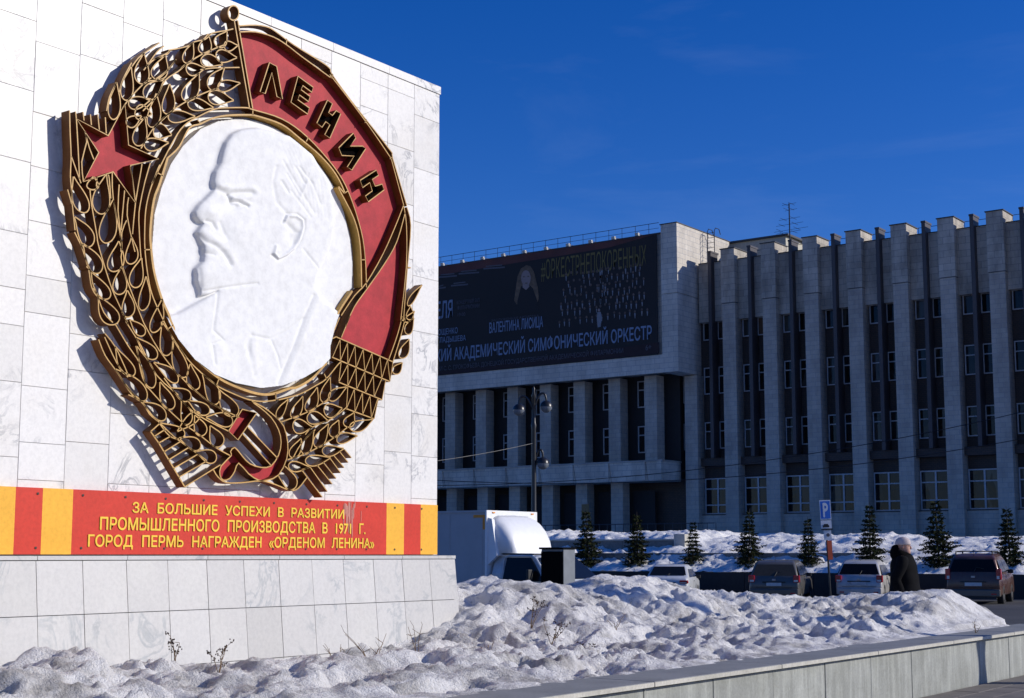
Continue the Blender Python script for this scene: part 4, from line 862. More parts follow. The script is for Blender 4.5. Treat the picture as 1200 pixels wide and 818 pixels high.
btext('НИ С. С. ПРОКОФЬЕВА ДОНЕЦКОЙ ГОСУДАРСТВЕННОЙ АКАДЕМИЧЕСКОЙ ФИЛАРМОНИИ', 513,435,430, 731,413.5, M_bgrey, .01)
btext('ВАЛЕНТИНА ЛИСИЦА', 574,390.5,379, 637,383, M_bblue)
btext('#ОРКЕСТРНЕПОКОРЕННЫХ', 634.5,328,306, 758,311, M_bgold, .0)
btext('ЕЛЯ', 512,374,355, 531,371.5, M_bblue)
btext('ЮЩЕНКО', 513,393,386.5, 537,390.5, M_bblue, .01); btext('ГЛАДЫШЕВА', 513,402,396, 546.5,399, M_bblue, .01)
btext('6+', 757,411,404.5, 764,409.5, M_bgrey, .02)
btext('ЗАСЛУЖЕННАЯ АРТИСТКА', 576,377.2,374.5, 632,371.5, M_bgrey, 0)
btext('КОНЦЕРТНЫЙ ЗАЛ', 536,357,353, 562.5,353.6, M_bgrey, .01); btext('ФИЛАРМОНИИ', 536.5,363.5,359, 562.5,360.5, M_bgrey, .01); btext('19:00', 537,371,367, 546,370, M_bgrey, .01)
for x0, x1, y in ((514,536,326),(538,562,322),(567,592,316),(529,549,336),(512,523,339.5)):
    a, b_ = BP(x0,y), BP(x1,y-1.8); flat([a,b_,(b_[0],b_[1]+.12),(a[0],a[1]+.12)], 'sponsor_line', M_bgrey, .055)
    a, b_ = BP(x0+3,y-3), BP(x1-3,y-4.6); flat([a,b_,(b_[0],b_[1]+.09),(a[0],a[1]+.09)], 'sponsor_line', M_bgrey, .055)
def ell(cx_, cy_, rx, ry, n_=18, a0=0): return [BP(cx_+rx*math.cos(t), cy_+ry*math.sin(t)) for t in np.linspace(a0, a0+2*PI, n_, endpoint=False)]
flat([BP(*p) for p in ((617,311),(622,312),(626,318),(628,326),(631,338),(632,350),(628,360),(624,352),(624,342),(612,342),(611,352),(606,357),(603,352),(605,338),(607,324),(611,315))], 'print_hair', M_hair, .055)
flat([BP(*p) for p in ((611,336),(615,334),(621,334),(625,338),(630,352),(632,366),(606,369),(607,352))], 'print_dress', M_bnd, .06)
flat([BP(613.5,330),BP(620,330),BP(621,336),(BP(617,340)),BP(613,337)], 'print_neck', M_skin, .065); flat(ell(617,326,5.6,9.2), 'print_face', M_skin, .07)
for e_ in ((614.6,324.6,1.3,.7),(619.8,324,1.3,.7),(617.4,332,1.7,.8)): flat(ell(*e_, n_=8), 'print_feature', M_hair, .075)
rr_ = random.Random(3); pm = MB(); pf = MB(); pd = MB()
for row in range(7):
    for c_ in range(17-row % 2):
        x = 655+c_*6.4+row*0.1+rr_.uniform(-1.2,1.2)+(row % 2)*3; x += (6-row)*1.6*(1 if c_ < 8 else -.6)
        if x > 764: continue
        y = 323+row*8.4-(x-655)*.135+rr_.uniform(-1.5,1.5)+(3 if row == 6 else 0)
        if y < 308-(x-655)*.02: continue
        p = [BP(x+1.25*math.cos(t), y+1.7*math.sin(t)) for t in np.linspace(0,2*PI,8,endpoint=False)]; pf.add([(q[0],YB-.062,q[1]) for q in p], [tuple(range(8))])
        if rr_.random() < .75:
            w_ = rr_.uniform(.5,1.0); l_ = rr_.uniform(4,6.5); q = [BP(x-w_,y+2),BP(x+w_,y+2),BP(x+w_*.5,y+2+l_),BP(x-w_*.3,y+2+l_)]; pm.add([(a[0],YB-.060,a[1]) for a in q], [(0,1,2,3)])
npart(pf, 'print_faces', plain('banner_small_faces', (.13,.085,.065), .7, bmp=0, var=.5, scale=2))['kind'] = 'stuff'; npart(pm, 'print_shirts', M_bwhite)['kind'] = 'stuff'
flat([BP(*p) for p in ((700.5,366),(704.5,365.5),(706,372),(704.5,383),(701,384),(700,374))], 'print_conductor', M_bwhite, .066); flat(ell(702.5,363.5,1.5,1.9,8), 'print_face', M_skin, .066)
ORD = 'first second third fourth fifth sixth seventh eighth ninth tenth eleventh twelfth thirteenth fourteenth fifteenth'.split()
# spotlights along the banner's top edge
for i in range(15):
    x = -50.6-i*1.93
    t = empty('banner_spotlight', (x,YT+.1,23.5)); tag(t, 'small pale floodlight over the banner, '+ORD[i]+' from the pale end pier', 'floodlight', 'floodlights along the top of the banner')
    MB().tube([(0,.2,.05),(0,-.55,-.02)], .02, 5).build('bracket', M_flash, t); MB().box((-.16,-.72,-.14),(.10,-.52,.06)).build('lamp_head', M_lip, t)
# ================================================================== TRUCK
XR = -21.3
tr = empty('box_truck', (-22,28.9,-.15)); tag(tr, 'white box truck with a swollen wind fairing parked behind the snow', 'truck'); ITR = Matrix.Translation(tr.location).inverted()
def tpart(b, name, mats, label=None, **k):
    o = b.build(name, mats, tr, **k); o.matrix_parent_inverse = ITR
    if label: o['label'] = label
    return o
def carve_box(): pass
yl, yr_ = 27.87, 29.95
tpart(MB().box((-25.6,yl,.55),(XR-.05,yr_,2.48)), 'cargo_box', M_truckbox)
for x in np.arange(-25.5,XR-.3,1.02): tpart(MB().box((x,yl-.006,.6),(x+1.0,yl-.001,2.44)), 'side_panel', M_truckbox)
tpart(MB().box((XR-.05,yl-.02,.5),(XR,yr_+.02,2.53)), 'front_panel', M_truckwhite)
tpart(MB().box((-25.62,yl-.03,2.48),(XR-.05,yr_+.03,2.53)), 'roof_rail', M_truckbox)
tpart(MB().box((XR-.42,yl-.012,2.35),(XR-.06,yl-.007,2.42)).box((XR-.13,yl-.011,2.06),(XR-.06,yl-.0065,2.35)), 'corner_mark', M_orange)
# fairing: lofted bulge in front of the box
rings = []
for u, zt, zb_, ins in ((0,2.42,1.43,.0),(.22,2.36,1.42,.01),(.45,2.26,1.41,.03),(.68,2.10,1.40,.07),(.86,1.90,1.40,.12),(.97,1.68,1.40,.18),(1.0,1.50,1.41,.26)):
    x = XR + u*.66; y0, y1 = yl+.10+ins, yr_-.06-ins; rg = []
    for t in np.linspace(0,1,13):
        a = PI*t; yy = (y0+y1)/2-(y1-y0)/2*math.copysign(abs(math.cos(a))**.32, math.cos(a)); zz = zb_+(zt-zb_)*abs(math.sin(a))**.36; rg.append((x,yy,zz))
    rings.append(rg)
fb = MB().loft(rings, 0, closed=True); f_o = tpart(fb, 'wind_fairing', M_truckwhite, smooth=True)
# side cheek (deep crease) 
tpart(MB().hexa([(XR,yl+.02,1.2),(XR+.28,yl+.03,1.43),(XR+.28,yl+.13,1.43),(XR,yl+.12,1.2),(XR,yl+.02,2.35),(XR+.10,yl+.05,2.32),(XR+.10,yl+.16,2.30),(XR,yl+.12,2.35)]), 'fairing_cheek', M_truckwhite)
# cab: lofted sections along X
def cabring(x, zt, hw, zs=.55):
    yc = (yl+yr_)/2; return [(x,yc-hw,zs),(x,yc-hw,.35+zt*.30),(x,yc-hw*1.0,min(1.0,zt)),(x,yc-hw*.86,zt-.05),(x,yc-hw*.7,zt),(x,yc+hw*.7,zt),(x,yc+hw*.86,zt-.05),(x,yc+hw,min(1.0,zt)),(x,yc+hw,.35+zt*.30),(x,yc+hw,zs)]
X0c = XR+.08
cab = MB().loft([cabring(X0c,1.45,.95,.2),cabring(X0c+1.0,1.47,.95,.2),cabring(X0c+1.22,1.40,.95,.2),cabring(X0c+1.95,.84,.92,.2),cabring(X0c+2.75,.66,.88,.2),cabring(X0c+2.95,.52,.84,.2)])
o = tpart(cab, 'cab', M_cab); bevel(o, .03)
yc = (yl+yr_)/2; ys_ = yl+.055
tpart(MB().hexa([(X0c+.35,ys_-.02,.82),(X0c+1.55,ys_-.02,.82),(X0c+1.55,ys_+.05,.82),(X0c+.35,ys_+.05,.82),(X0c+.42,ys_+.085,1.38),(X0c+1.12,ys_+.085,1.38),(X0c+1.12,ys_+.12,1.38),(X0c+.42,ys_+.12,1.38)]), 'side_window', M_carglass)
tpart(MB().add([(X0c+1.27,yc-.80,1.385),(X0c+1.93,yc-.86,.875),(X0c+1.93,yc+.86,.875),(X0c+1.27,yc+.80,1.385)], [(0,1,2,3)]), 'windscreen', M_carglass)
mi = tpart(MB().box((X0c+1.20,ys_-.22,.86),(X0c+1.28,ys_-.03,1.10)), 'wing_mirror', M_trim); bevel(mi, .02)
tpart(MB().tube([(X0c+.30,ys_+.03,.60),(X0c+.33,ys_+.07,1.36),(X0c+.5,ys_+.10,1.42),(X0c+1.15,ys_+.10,1.42),(X0c+1.28,ys_+.08,1.36),(X0c+1.66,ys_+.015,.90),(X0c+1.70,ys_-.01,.60)], .028, 6), 'door_frame', M_cab)
tpart(MB().box((X0c+.40,ys_-.012,.62),(X0c+.55,ys_+.0,.66)), 'door_handle', M_trim)
tpart(MB().tube([(X0c+.02,ys_+.1,1.47),(X0c+1.2,ys_+.1,1.46),(X0c+1.25,yr_-.2,1.45)], .02, 5), 'roof_gutter', M_trim)
for x in (XR-.03,): 
    for y_ in (yl+.2, yr_-.25): tpart(MB().box((XR+.001,y_,2.46),(XR+.02,y_+.1,2.49)), 'marker_lamp', M_orange)
tpart(MB().box((XR-4.3,yl-.02,.50),(XR-.06,yl+.0,.60)), 'lower_rail', M_trim)
tpart(MB().tube([(X0c+1.24,ys_-.1,.95),(X0c+1.24,ys_+.04,.9)], .015, 6), 'mirror_arm', M_trim)
tpart(MB().box((X0c+2.93,yl+.15,.2),(X0c+3.0,yl+.45,.45)), 'headlight', M_lampw); tpart(MB().box((X0c+2.93,yr_-.45,.2),(X0c+3.0,yr_-.15,.45)), 'headlight', M_lampw)
tpart(MB().box((X0c+2.9,yl+.1,-.02),(X0c+3.05,yr_-.1,.18)), 'bumper', M_trim)
def wheel(par, x, y, z, r, w, axis='y', inv=None, rot=0):
    ax = lambda a, rr, q: (x+rr*math.cos(a), y+q, z+rr*math.sin(a))
    b = MB(); n_ = 18; prof = [(r*.6,-w/2),(r*.93,-w/2),(r,-w*.3),(r,w*.3),(r*.93,w/2),(r*.6,w/2)]
    rings = [[ax(2*PI*j/n_, rr, q) for j in range(n_)] for rr, q in prof]; b.loft(rings, 0, True, False); o = b.build('wheel', M_tyre, par, smooth=True)
    c = MB(); c.loft([[ax(2*PI*j/n_, rr, q) for j in range(n_)] for rr, q in ((r*.62,-w*.42),(r*.2,-w*.3),(r*.2,w*.3),(r*.62,w*.42))], 0, True, True); h = c.build('rim', M_rim, o)
    if inv is not None: o.matrix_parent_inverse = inv
    return o
for x in (X0c+2.1,-24.4):
    for y in (yl+.2,yr_-.2): wheel(tr, x, y, .16, .36, .2, inv=ITR)
tpart(MB().box((-25.4,yl+.5,.3),(X0c+1,yr_-.5,.5)), 'chassis', M_trim)
# ================================================================== CABINET
cb = empty('utility_cabinet', (-15.3,22.2,-.15)); tag(cb, 'tall utility cabinet with a shaded front and a sunlit side standing before the truck cab', 'cabinet')
bevel(MB().box((-.25,-.18,0),(.25,.20,1.70)).build('housing', M_cabg, cb), .006)
MB().box((-.245,-.20,.05),(.245,-.184,1.66)).build('door', M_cabd, cb); MB().box((-.28,-.22,1.70),(.27,.22,1.735)).build('lid', M_cabd, cb)
MB().box((-.15,-.212,.9),(-.12,-.202,1.0)).build('handle', M_iron, cb)
# ================================================================== CARS (rear towards -Y)
def car(loc, paint_m, w, L, prof, belt, label, roofpts, style='hatch', rz=0):
    rz = R(rz)
    """prof: [(y,z)] closed side outline from rear bumper bottom over roof to the front; half width narrows above the belt line"""
    t = empty('parked_car', loc, rz); tag(t, label, 'car', 'cars parked in a row below the retaining wall')
    def hw(z): return w/2 if z <= belt else w/2-(z-belt)*.36
    b = MB(); n_ = len(prof); L_ = [(-hw(z), y, z) for y, z in prof]; R_ = [(hw(z), y, z) for y, z in prof]
    ins = .06
    b.add(L_+R_, [(i, (i+1) % n_, (i+1) % n_+n_, i+n_) for i in range(n_)]+[tuple(reversed(range(n_))), tuple(range(n_, 2*n_))])
    o = b.build('body', paint_m, t); bevel(o, .10, 4); o.data.polygons.foreach_set('use_smooth', [True]*len(o.data.polygons))
    # rear window, windscreen, side windows
    (ya, za), (yb_, zb_), (yc_, zc), (yd, zd) = roofpts   # rear glass bottom, rear glass top, windscreen top, windscreen bottom
    def pane(p0, p1, name, out):
        v = np.array([0, p1[0]-p0[0], p1[1]-p0[1]]); nn = np.array([0, -v[2], v[1]]); nn /= np.linalg.norm(nn)
        if nn[2] < 0: nn = -nn
        nn = nn*.012; q0 = (p0[0]+v[1]*.08, p0[1]+v[2]*.08); q1 = (p0[0]+v[1]*.90, p0[1]+v[2]*.90)
        pts = []
        for (y_, z_) in (q0, q1):
            for s in (-1, 1): pts.append(np.array([s*(hw(z_)-.09), y_, z_])+nn)
        bb = MB().add([pts[0],pts[1],pts[3],pts[2]], [(0,1,2,3)]); return bb.build(name, M_dustglass if style == 'wagon' and name == 'rear_window' else M_carglass, t)
    pane((ya,za),(yb_,zb_),'rear_window',1); pane((yd,zd),(yc_,zc),'windscreen',1)
    for s in (-1, 1):
        zb2 = belt+.05; zt2 = zc-.10; f = lambda y_, z_: (s*(hw(z_)+.008), y_, z_)
        mid = (ya+yd)/2-.1
        slope_r = (yb_-ya)/(zb_-za); slope_f = (yd-yc_)/(zd-zc)
        r0 = ya+slope_r*(zb2-za)+.20; r1 = ya+slope_r*(zt2-za)+.20; f0 = yd+slope_f*(zb2-zd)-.22; f1 = yd+slope_f*(zt2-zd)-.2
        MB().add([f(r0,zb2),f(mid-.04,zb2),f(mid-.04,zt2),f(r1,zt2)], [(0,1,2,3)]).build('side_window', M_carglass, t)
        MB().add([f(mid+.04,zb2),f(f0,zb2),f(f1,zt2),f(mid+.04,zt2)], [(0,1,2,3)]).build('side_window', M_carglass, t)
        bevel(MB().box((s*(w/2-.02),ya+L*.55,belt-.02),(s*(w/2+.16),ya+L*.55+.09,belt+.11)).build('wing_mirror', M_trim, t), .02)
    yr0 = min(p[0] for p in prof)
    for s in (-1, 1):
        MB().box((s*(w/2-.30),yr0-.078,.33),(s*(w/2-.14),yr0-.066,.37)).build('reflector', M_tail, t)
        for yy in ((ya+yd)/2-.1, (ya+yd)/2+.85): MB().box((s*(w/2-.004),yy,.34),(s*(w/2+.003),yy+.012,belt)).build('door_seam', M_trim, t)
        MB().box((s*(w/2+.002),(ya+yd)/2-.02,belt-.12),(s*(w/2+.025),(ya+yd)/2+.14,belt-.09)).build('door_handle', M_trim, t)
    zb_m = (za+zb_)/2; MB().tube([(.02,ya-.02,za+.02),(.10,(ya+yb_)/2-.06,zb_m-.05),(.32,(ya+yb_)/2-.07,zb_m-.10)], .012, 5).build('rear_wiper', M_trim, t)
    MB().tube([(0,yb_+.15,roofpts[1][1]+.07),(0,yb_+.02,roofpts[1][1]+.30)], .007, 5).build('aerial', M_trim, t)
    MB().box((-.06,yr0-.03,zb_lamp(belt)),(.06,yr0-.012,zb_lamp(belt)+.06)).build('badge', M_rim, t)
    MB().box((-w*.36,yr0-.012,.545),(w*.36,yr0-.002,.555)).build('boot_seam', M_trim, t)
    for s in (-1, 1):
        if style == 'sedan': q = (.30,.12,belt-.17)
        elif style == 'suv': q = (.14,.34,belt-.20)
        else: q = (.20,.24,belt-.20)
        bevel(MB().box((s*(w/2-q[0]),yr0-.015,q[2]),(s*(w/2+.012),yr0+.22,q[2]+q[1])).build('tail_lamp', M_tail, t), .02)
        MB().box((s*(w/2-q[0]+.02),yr0-.02,q[2]+.02),(s*(w/2-.04),yr0-.013,q[2]+q[1]*.35)).build('reverse_lamp', M_lampw, t)
    bevel(MB().box((-w/2+.03,yr0-.07,.26),(w/2-.03,yr0+.25,.50)).build('bumper', paint_m if style != 'suv' else M_grey, t), .04)
    MB().box((-w/2+.15,yr0-.05,.20),(w/2-.15,yr0+.2,.28)).build('bumper_trim', M_trim, t)
    zpl = .60 if style != 'grey' else .62
    MB().box((-.26,yr0-.022,zpl),(.26,yr0-.008,zpl+.11)).build('number_plate', M_plate, t); MB().box((-.40,yr0-.018,zpl+.115),(.40,yr0-.004,zpl+.15)).build('plate_trim', M_trim, t)
    for yy in (yr0+.75, yr0+L-.85):
        for s in (-1, 1): wheel(t, s*(w/2-.10), yy, .31, .31, .2) if False else cwheel(t, s*(w/2-.09), yy, .31)
    return t
def zb_lamp(b): return b-.14
def cwheel(t, x, y, r):
    n_ = 18; b = MB(); pr = [(r*.6,-.1),(r*.94,-.1),(r,-.06),(r,.06),(r*.94,.1),(r*.6,.1)]
    b.loft([[(x+q, y+rr*math.cos(2*PI*j/n_), r+rr*math.sin(2*PI*j/n_)) for j in range(n_)] for rr, q in pr], 0, True, False); o = b.build('wheel', M_tyre, t, smooth=True)
    MB().loft([[(x+q, y+rr*math.cos(2*PI*j/n_), r+rr*math.sin(2*PI*j/n_)) for j in range(n_)] for rr, q in ((r*.62,-.085),(r*.2,-.06),(r*.2,.06),(r*.62,.085))], 0, True, True).build('rim', M_rim, o)
hatch = [(0,.25),(-.06,.45),(-.04,.80),(.04,.92),(.42,1.38),(.75,1.47),(1.8,1.49),(2.35,1.40),(3.05,.95),(3.75,.80),(3.98,.55),(3.98,.25)]
suvp = [(0,.28),(-.05,.50),(-.02,.98),(.22,1.48),(.45,1.60),(2.2,1.63),(2.75,1.52),(3.30,1.06),(4.05,.95),(4.25,.7),(4.25,.28)]
wag = [(0,.25),(-.07,.50),(-.03,.88),(.38,1.38),(.62,1.47),(2.3,1.50),(2.85,1.40),(3.55,.96),(4.4,.82),(4.6,.55),(4.6,.25)]
sed = [(0,.25),(-.05,.50),(.0,.88),(.10,.93),(.62,.96),(1.25,1.36),(1.6,1.40),(2.3,1.41),(2.8,1.33),(3.45,.92),(4.25,.80),(4.42,.55),(4.42,.25)]
gz = lambda x: float(max(road_z(np.array(x)), -.55))+.005
car((-20.52,48.6,gz(-20.5)-.02), M_silver, 1.62, 4.0, hatch, .90, 'silver rounded hatchback with a sticker in its rear window, beside the parking sign', ((.05,.93),(.42,1.38),(2.35,1.40),(3.05,.95)), 'hatch', 16)
car((-22.55,46.0,gz(-22.5)), M_grey, 1.74, 4.6, wag, .92, 'mud-grey estate car, dusty rear window, left of the parking sign', ((.0,.90),(.38,1.38),(2.85,1.40),(3.55,.96)), 'wagon', 19)
s_ = car((-27.5,47.0,gz(-27.5)-.02), M_white, 1.66, 4.42, sed, .88, 'white saloon car, farthest left of the parked cars, half hidden by snow', ((.62,.97),(1.25,1.36),(2.8,1.33),(3.45,.92)), 'sedan', 23)
suv = car((-15.42,45.6,gz(-15.4)-.02), M_darkred, 1.68, 4.25, suvp, 1.0, 'dark red compact off-roader with roof rails at the right end of the row', ((.0,1.0),(.22,1.48),(2.75,1.52),(3.30,1.06)), 'suv', 12)
for s in (-1, 1): MB().tube([(s*.56,.45,1.60),(s*.56,.50,1.68),(s*.56,2.1,1.70),(s*.56,2.2,1.62)], .022, 6).build('roof_rail', M_trim, suv)
for y_ in (.7,1.8): MB().tube([(-.56,y_,1.695),(.56,y_,1.695)], .018, 6).build('roof_bar', M_trim, suv)
# snow cap on the grey car roof
# ================================================================== PARKING SIGN
D_ = 40.0; ps = atD(974,690,D_); sgx, sgy = ps[0], ps[1]; z0 = gz(sgx)
sg = empty('parking_sign', (sgx,sgy,z0), YAW); tag(sg, 'slightly leaning parking sign post with blue P plate and orange panel', 'road sign'); sg.rotation_euler = (0, R(-2.2), YAW)
M_signblue = plain('sign_blue', (.03,.17,.62), .4, bmp=0, var=.03); M_signwhite = plain('sign_white', (.78,.78,.78), .4, bmp=0, var=.03); M_signor = plain('sign_orange', (.80,.13,.04), .5, bmp=0)
MB().tube([(0,0.03,0),(0,0.03,3.0)], .03, 8).build('post', M_iron, sg)
zz0 = lambda y: (650-y)*D_/FPX+1.45-z0
def plate(xc, w, ya, yb_, mat, name, y=-.01, t=.012): bb = MB().box((xc-w/2,y-t,zz0(yb_)),(xc+w/2,y,zz0(ya))); return bb.build(name, mat, sg)
plate(.0,.31,586,609,M_signwhite,'plate'); plate(.0,.27,587.2,607.8,M_signblue,'plate_face',-.023,.003)
text_on('letter_p', 'P', sg, M_signwhite, lambda u, v: (-.075+.15*u, -.029, zz0(605.5)+(zz0(589.5)-zz0(605.5))*v), bold=.04, nrm=(0,-.5,0))
plate(.0,.30,609.8,621,M_signwhite,'plate'); MB().box((-.10,-.03,zz0(618)),(.08,-.024,zz0(615.5))).box((-.07,-.031,zz0(615.6)),(.05,-.0245,zz0(614))).build('car_pictogram', M_trim, sg)
MB().box((-.15,-.05,zz0(621)),(.17,-.023,zz0(619.4))).build('bracket', M_trim, sg)
plate(.02,.21,621.5,633,M_signwhite,'plate'); plate(.06,.13,633.5,656,M_signor,'orange_panel')
MB().lathe([(.0,0),(.05,0),(.05,.004),(.0,.004)], (0,0,0), 12).build('clock_mark', M_bgrey, sg).matrix_local = Matrix.Translation((.03,-.026,zz0(627)))@Matrix.Rotation(PI/2,4,'X')
# ================================================================== STREET LAMP
lx, ly = -25.95, 36.35; zl = gz(lx)
lp = empty('street_lamp', (lx,ly,zl), YAW); tag(lp, 'black cast street lamp with three globes behind the truck', 'street lamp')
Zp = lambda y: 1.45+(650-y)*45/FPX-zl; PXM = 45/FPX
b = MB().lathe([(.22,0),(.22,.3),(.14,.4),(.12,1.2),(.085,1.3),(.07,Zp(505)),(.09,Zp(500)),(.065,Zp(497)),(.055,Zp(468)),(.08,Zp(466)),(.03,Zp(460)),(.045,Zp(457)),(.0,Zp(454))], (0,0,0), 14); b.build('pole', M_iron, lp, smooth=True)
M_globe = plain('smoky_globe', (.16,.18,.21), .12, bmp=0)
def lamp_arm(dx, yb_, dz, y0=0):
    s = 1 if dx > 0 else -1; X = dx*PXM; zt = Zp(yb_)
    q = [(0,y0*0,zt-.25),(X*.35,y0*.4,zt+.10+dz),(X*.62,y0*.7,zt+.22+dz),(X*.88,y0*.9,zt+.20+dz),(X,y0,zt+.05+dz),(X,y0,zt-.05+dz)]
    MB().tube(smooth_line(q, False, 4), .035, 7).build('arm', M_iron, lp, smooth=True)
    c = (X, y0, zt-.20+dz); r = .19; g = MB(); g.lathe([(r*math.sin(a), -r*math.cos(a)) for a in np.linspace(0,PI*.55,7)], c, 14); g.build('globe', M_globe, lp, smooth=True)
    g = MB(); g.lathe([((r+.012)*math.sin(a), -(r+.012)*math.cos(a)) for a in np.linspace(PI*.5,PI*.97,6)]+[(.02,r+.06)], c, 14); g.build('globe_hood', M_iron, lp, smooth=True)
lamp_arm(-17.3, 474, -.02); lamp_arm(14.5, 471, 0); lamp_arm(10.5, 538, .02); 
# cables
def cable(name, pts, r, label):
    o = MB().tube(pts, r, 4).build(name, M_iron); tag(o, label, 'cable')
a = np.array([lx,ly,zl+Zp(521)]); e_ = atD(400,551,38)
MBc = [a+(e_-a)*t+np.array([0,0,-.12*4*t*(1-t)]) for t in np.linspace(0,1,10)]
o = MB().tube(MBc, .008, 4).build('overhead_cable', M_conc); tag(o, 'pale stay cable running left from the street lamp', 'cable')
for y0, y1, D1, lab in ((549,556,50,'upper thin dark wire crossing in front of the hall balcony'),(560,520,52,'lower thin dark wire crossing in front of the facade pilasters')):
    p0 = atD(430,y0+8,D1); p1 = atD(1290,y1-60,D1-6); cable('overhead_wire', [p0+(p1-p0)*t+np.array([0,0,-.9*4*t*(1-t)]) for t in np.linspace(0,1,16)], .012, lab)
# ================================================================== SPRUCES
def spruce_mesh(seed, h):
    r = np.random.default_rng(seed); n_ = MB(); w = MB()
    w.tube([(0,0,-.3),(0,0,h*.5),(0,0,h)], [.05,.032,.006], 6)
    lv = int(h*5.6); 
    for i in range(lv):
        u = (i+.3)/lv; z = h*(.06+.92*u); R_ = (h*.36)*(1-u)**.8*r.uniform(.7,1.12)+.05; nb = int(6+5*(1-u))
        for k in range(nb):
            a = 2*PI*(k+r.random()*.7)/nb; L = R_*r.uniform(.65,1.1); up = r.uniform(-.05,.22)
            d = np.array([math.cos(a), math.sin(a), 0]); s = np.array([-d[1], d[0], 0])
            pts = [np.array([0,0,z])+d*L*t+np.array([0,0,-.22*L*math.sin(t*1.6)+up*L*t*t]) for t in (0,.5,1)]
            w.tube(pts, [.012,.008,.003], 3, cap=False)
            ns = max(10, int(L*58))
            for q in range(ns):
                t = .12+.88*(q+r.random())/ns; p = pts[0]+(pts[1]-pts[0])*min(t*2,1) if t < .5 else pts[1]+(pts[2]-pts[1])*(t*2-1)
                sd = 1 if q % 2 else -1; l = (.15*(1.15-t)+.05)*r.uniform(.7,1.3)*(1 if h > 2 else .9)
                dd = d*r.uniform(.4,.9)+s*sd*r.uniform(.5,1.0)+np.array([0,0,r.uniform(-1.1,.55)]); dd /= np.linalg.norm(dd); c = np.cross(dd, r.normal(size=3)); c = c/(np.linalg.norm(c)+1e-6)*.026
                n_.add([p, p+dd*l*.55+c, p+dd*l, p+dd*l*.55-c], [(0,1,2,3)])
    return n_, w
variants = []
for sd, h in ((1,2.55),(2,2.75),(3,2.65)):
    nb_, wb = spruce_mesh(sd, h); variants.append((mesh_of(nb_, 'crown', M_needle), mesh_of(wb, 'trunk', M_bark)))
sp = [(690,672,600,1,'slender spruce at far left, just right of the black cabinet'),(747,668,598,0,'spruce between the cabinet and the white saloon car'),(812,667,610,2,'bushy spruce directly behind the white saloon'),(877,668,600,1,'spruce behind the left side of the grey estate car'),(948,666,604,0,'spruce just left of the parking sign'),(1020,663,590,2,'tall spruce behind the silver hatchback'),(1101,668,588,1,'full spruce right behind the person'),(1185,667,591,0,'spruce behind the dark red car at the right edge')]
for i, (px_, yb_, yt, v, lab) in enumerate(sp):
    g_ = onY(px_, yb_, 53.7); h = onY(px_, yt, 53.7)[2]-g_[2]+.15; t = empty('spruce_tree', (g_[0],g_[1],g_[2]-.15), i*1.3); t.scale = (h/2.6*.92,)*2+(h/2.6,)
    t.rotation_euler.x = R(random.uniform(-2.5,2.5)); t.rotation_euler.y = R(random.uniform(-2.5,2.5)); tag(t, lab, 'spruce tree', 'young spruces in a row on the snowy terrace')
    for me_, nm in zip(variants[v], ('crown','trunk')): o = bpy.data.objects.new(nm, me_); COL.objects.link(o); o.parent = t
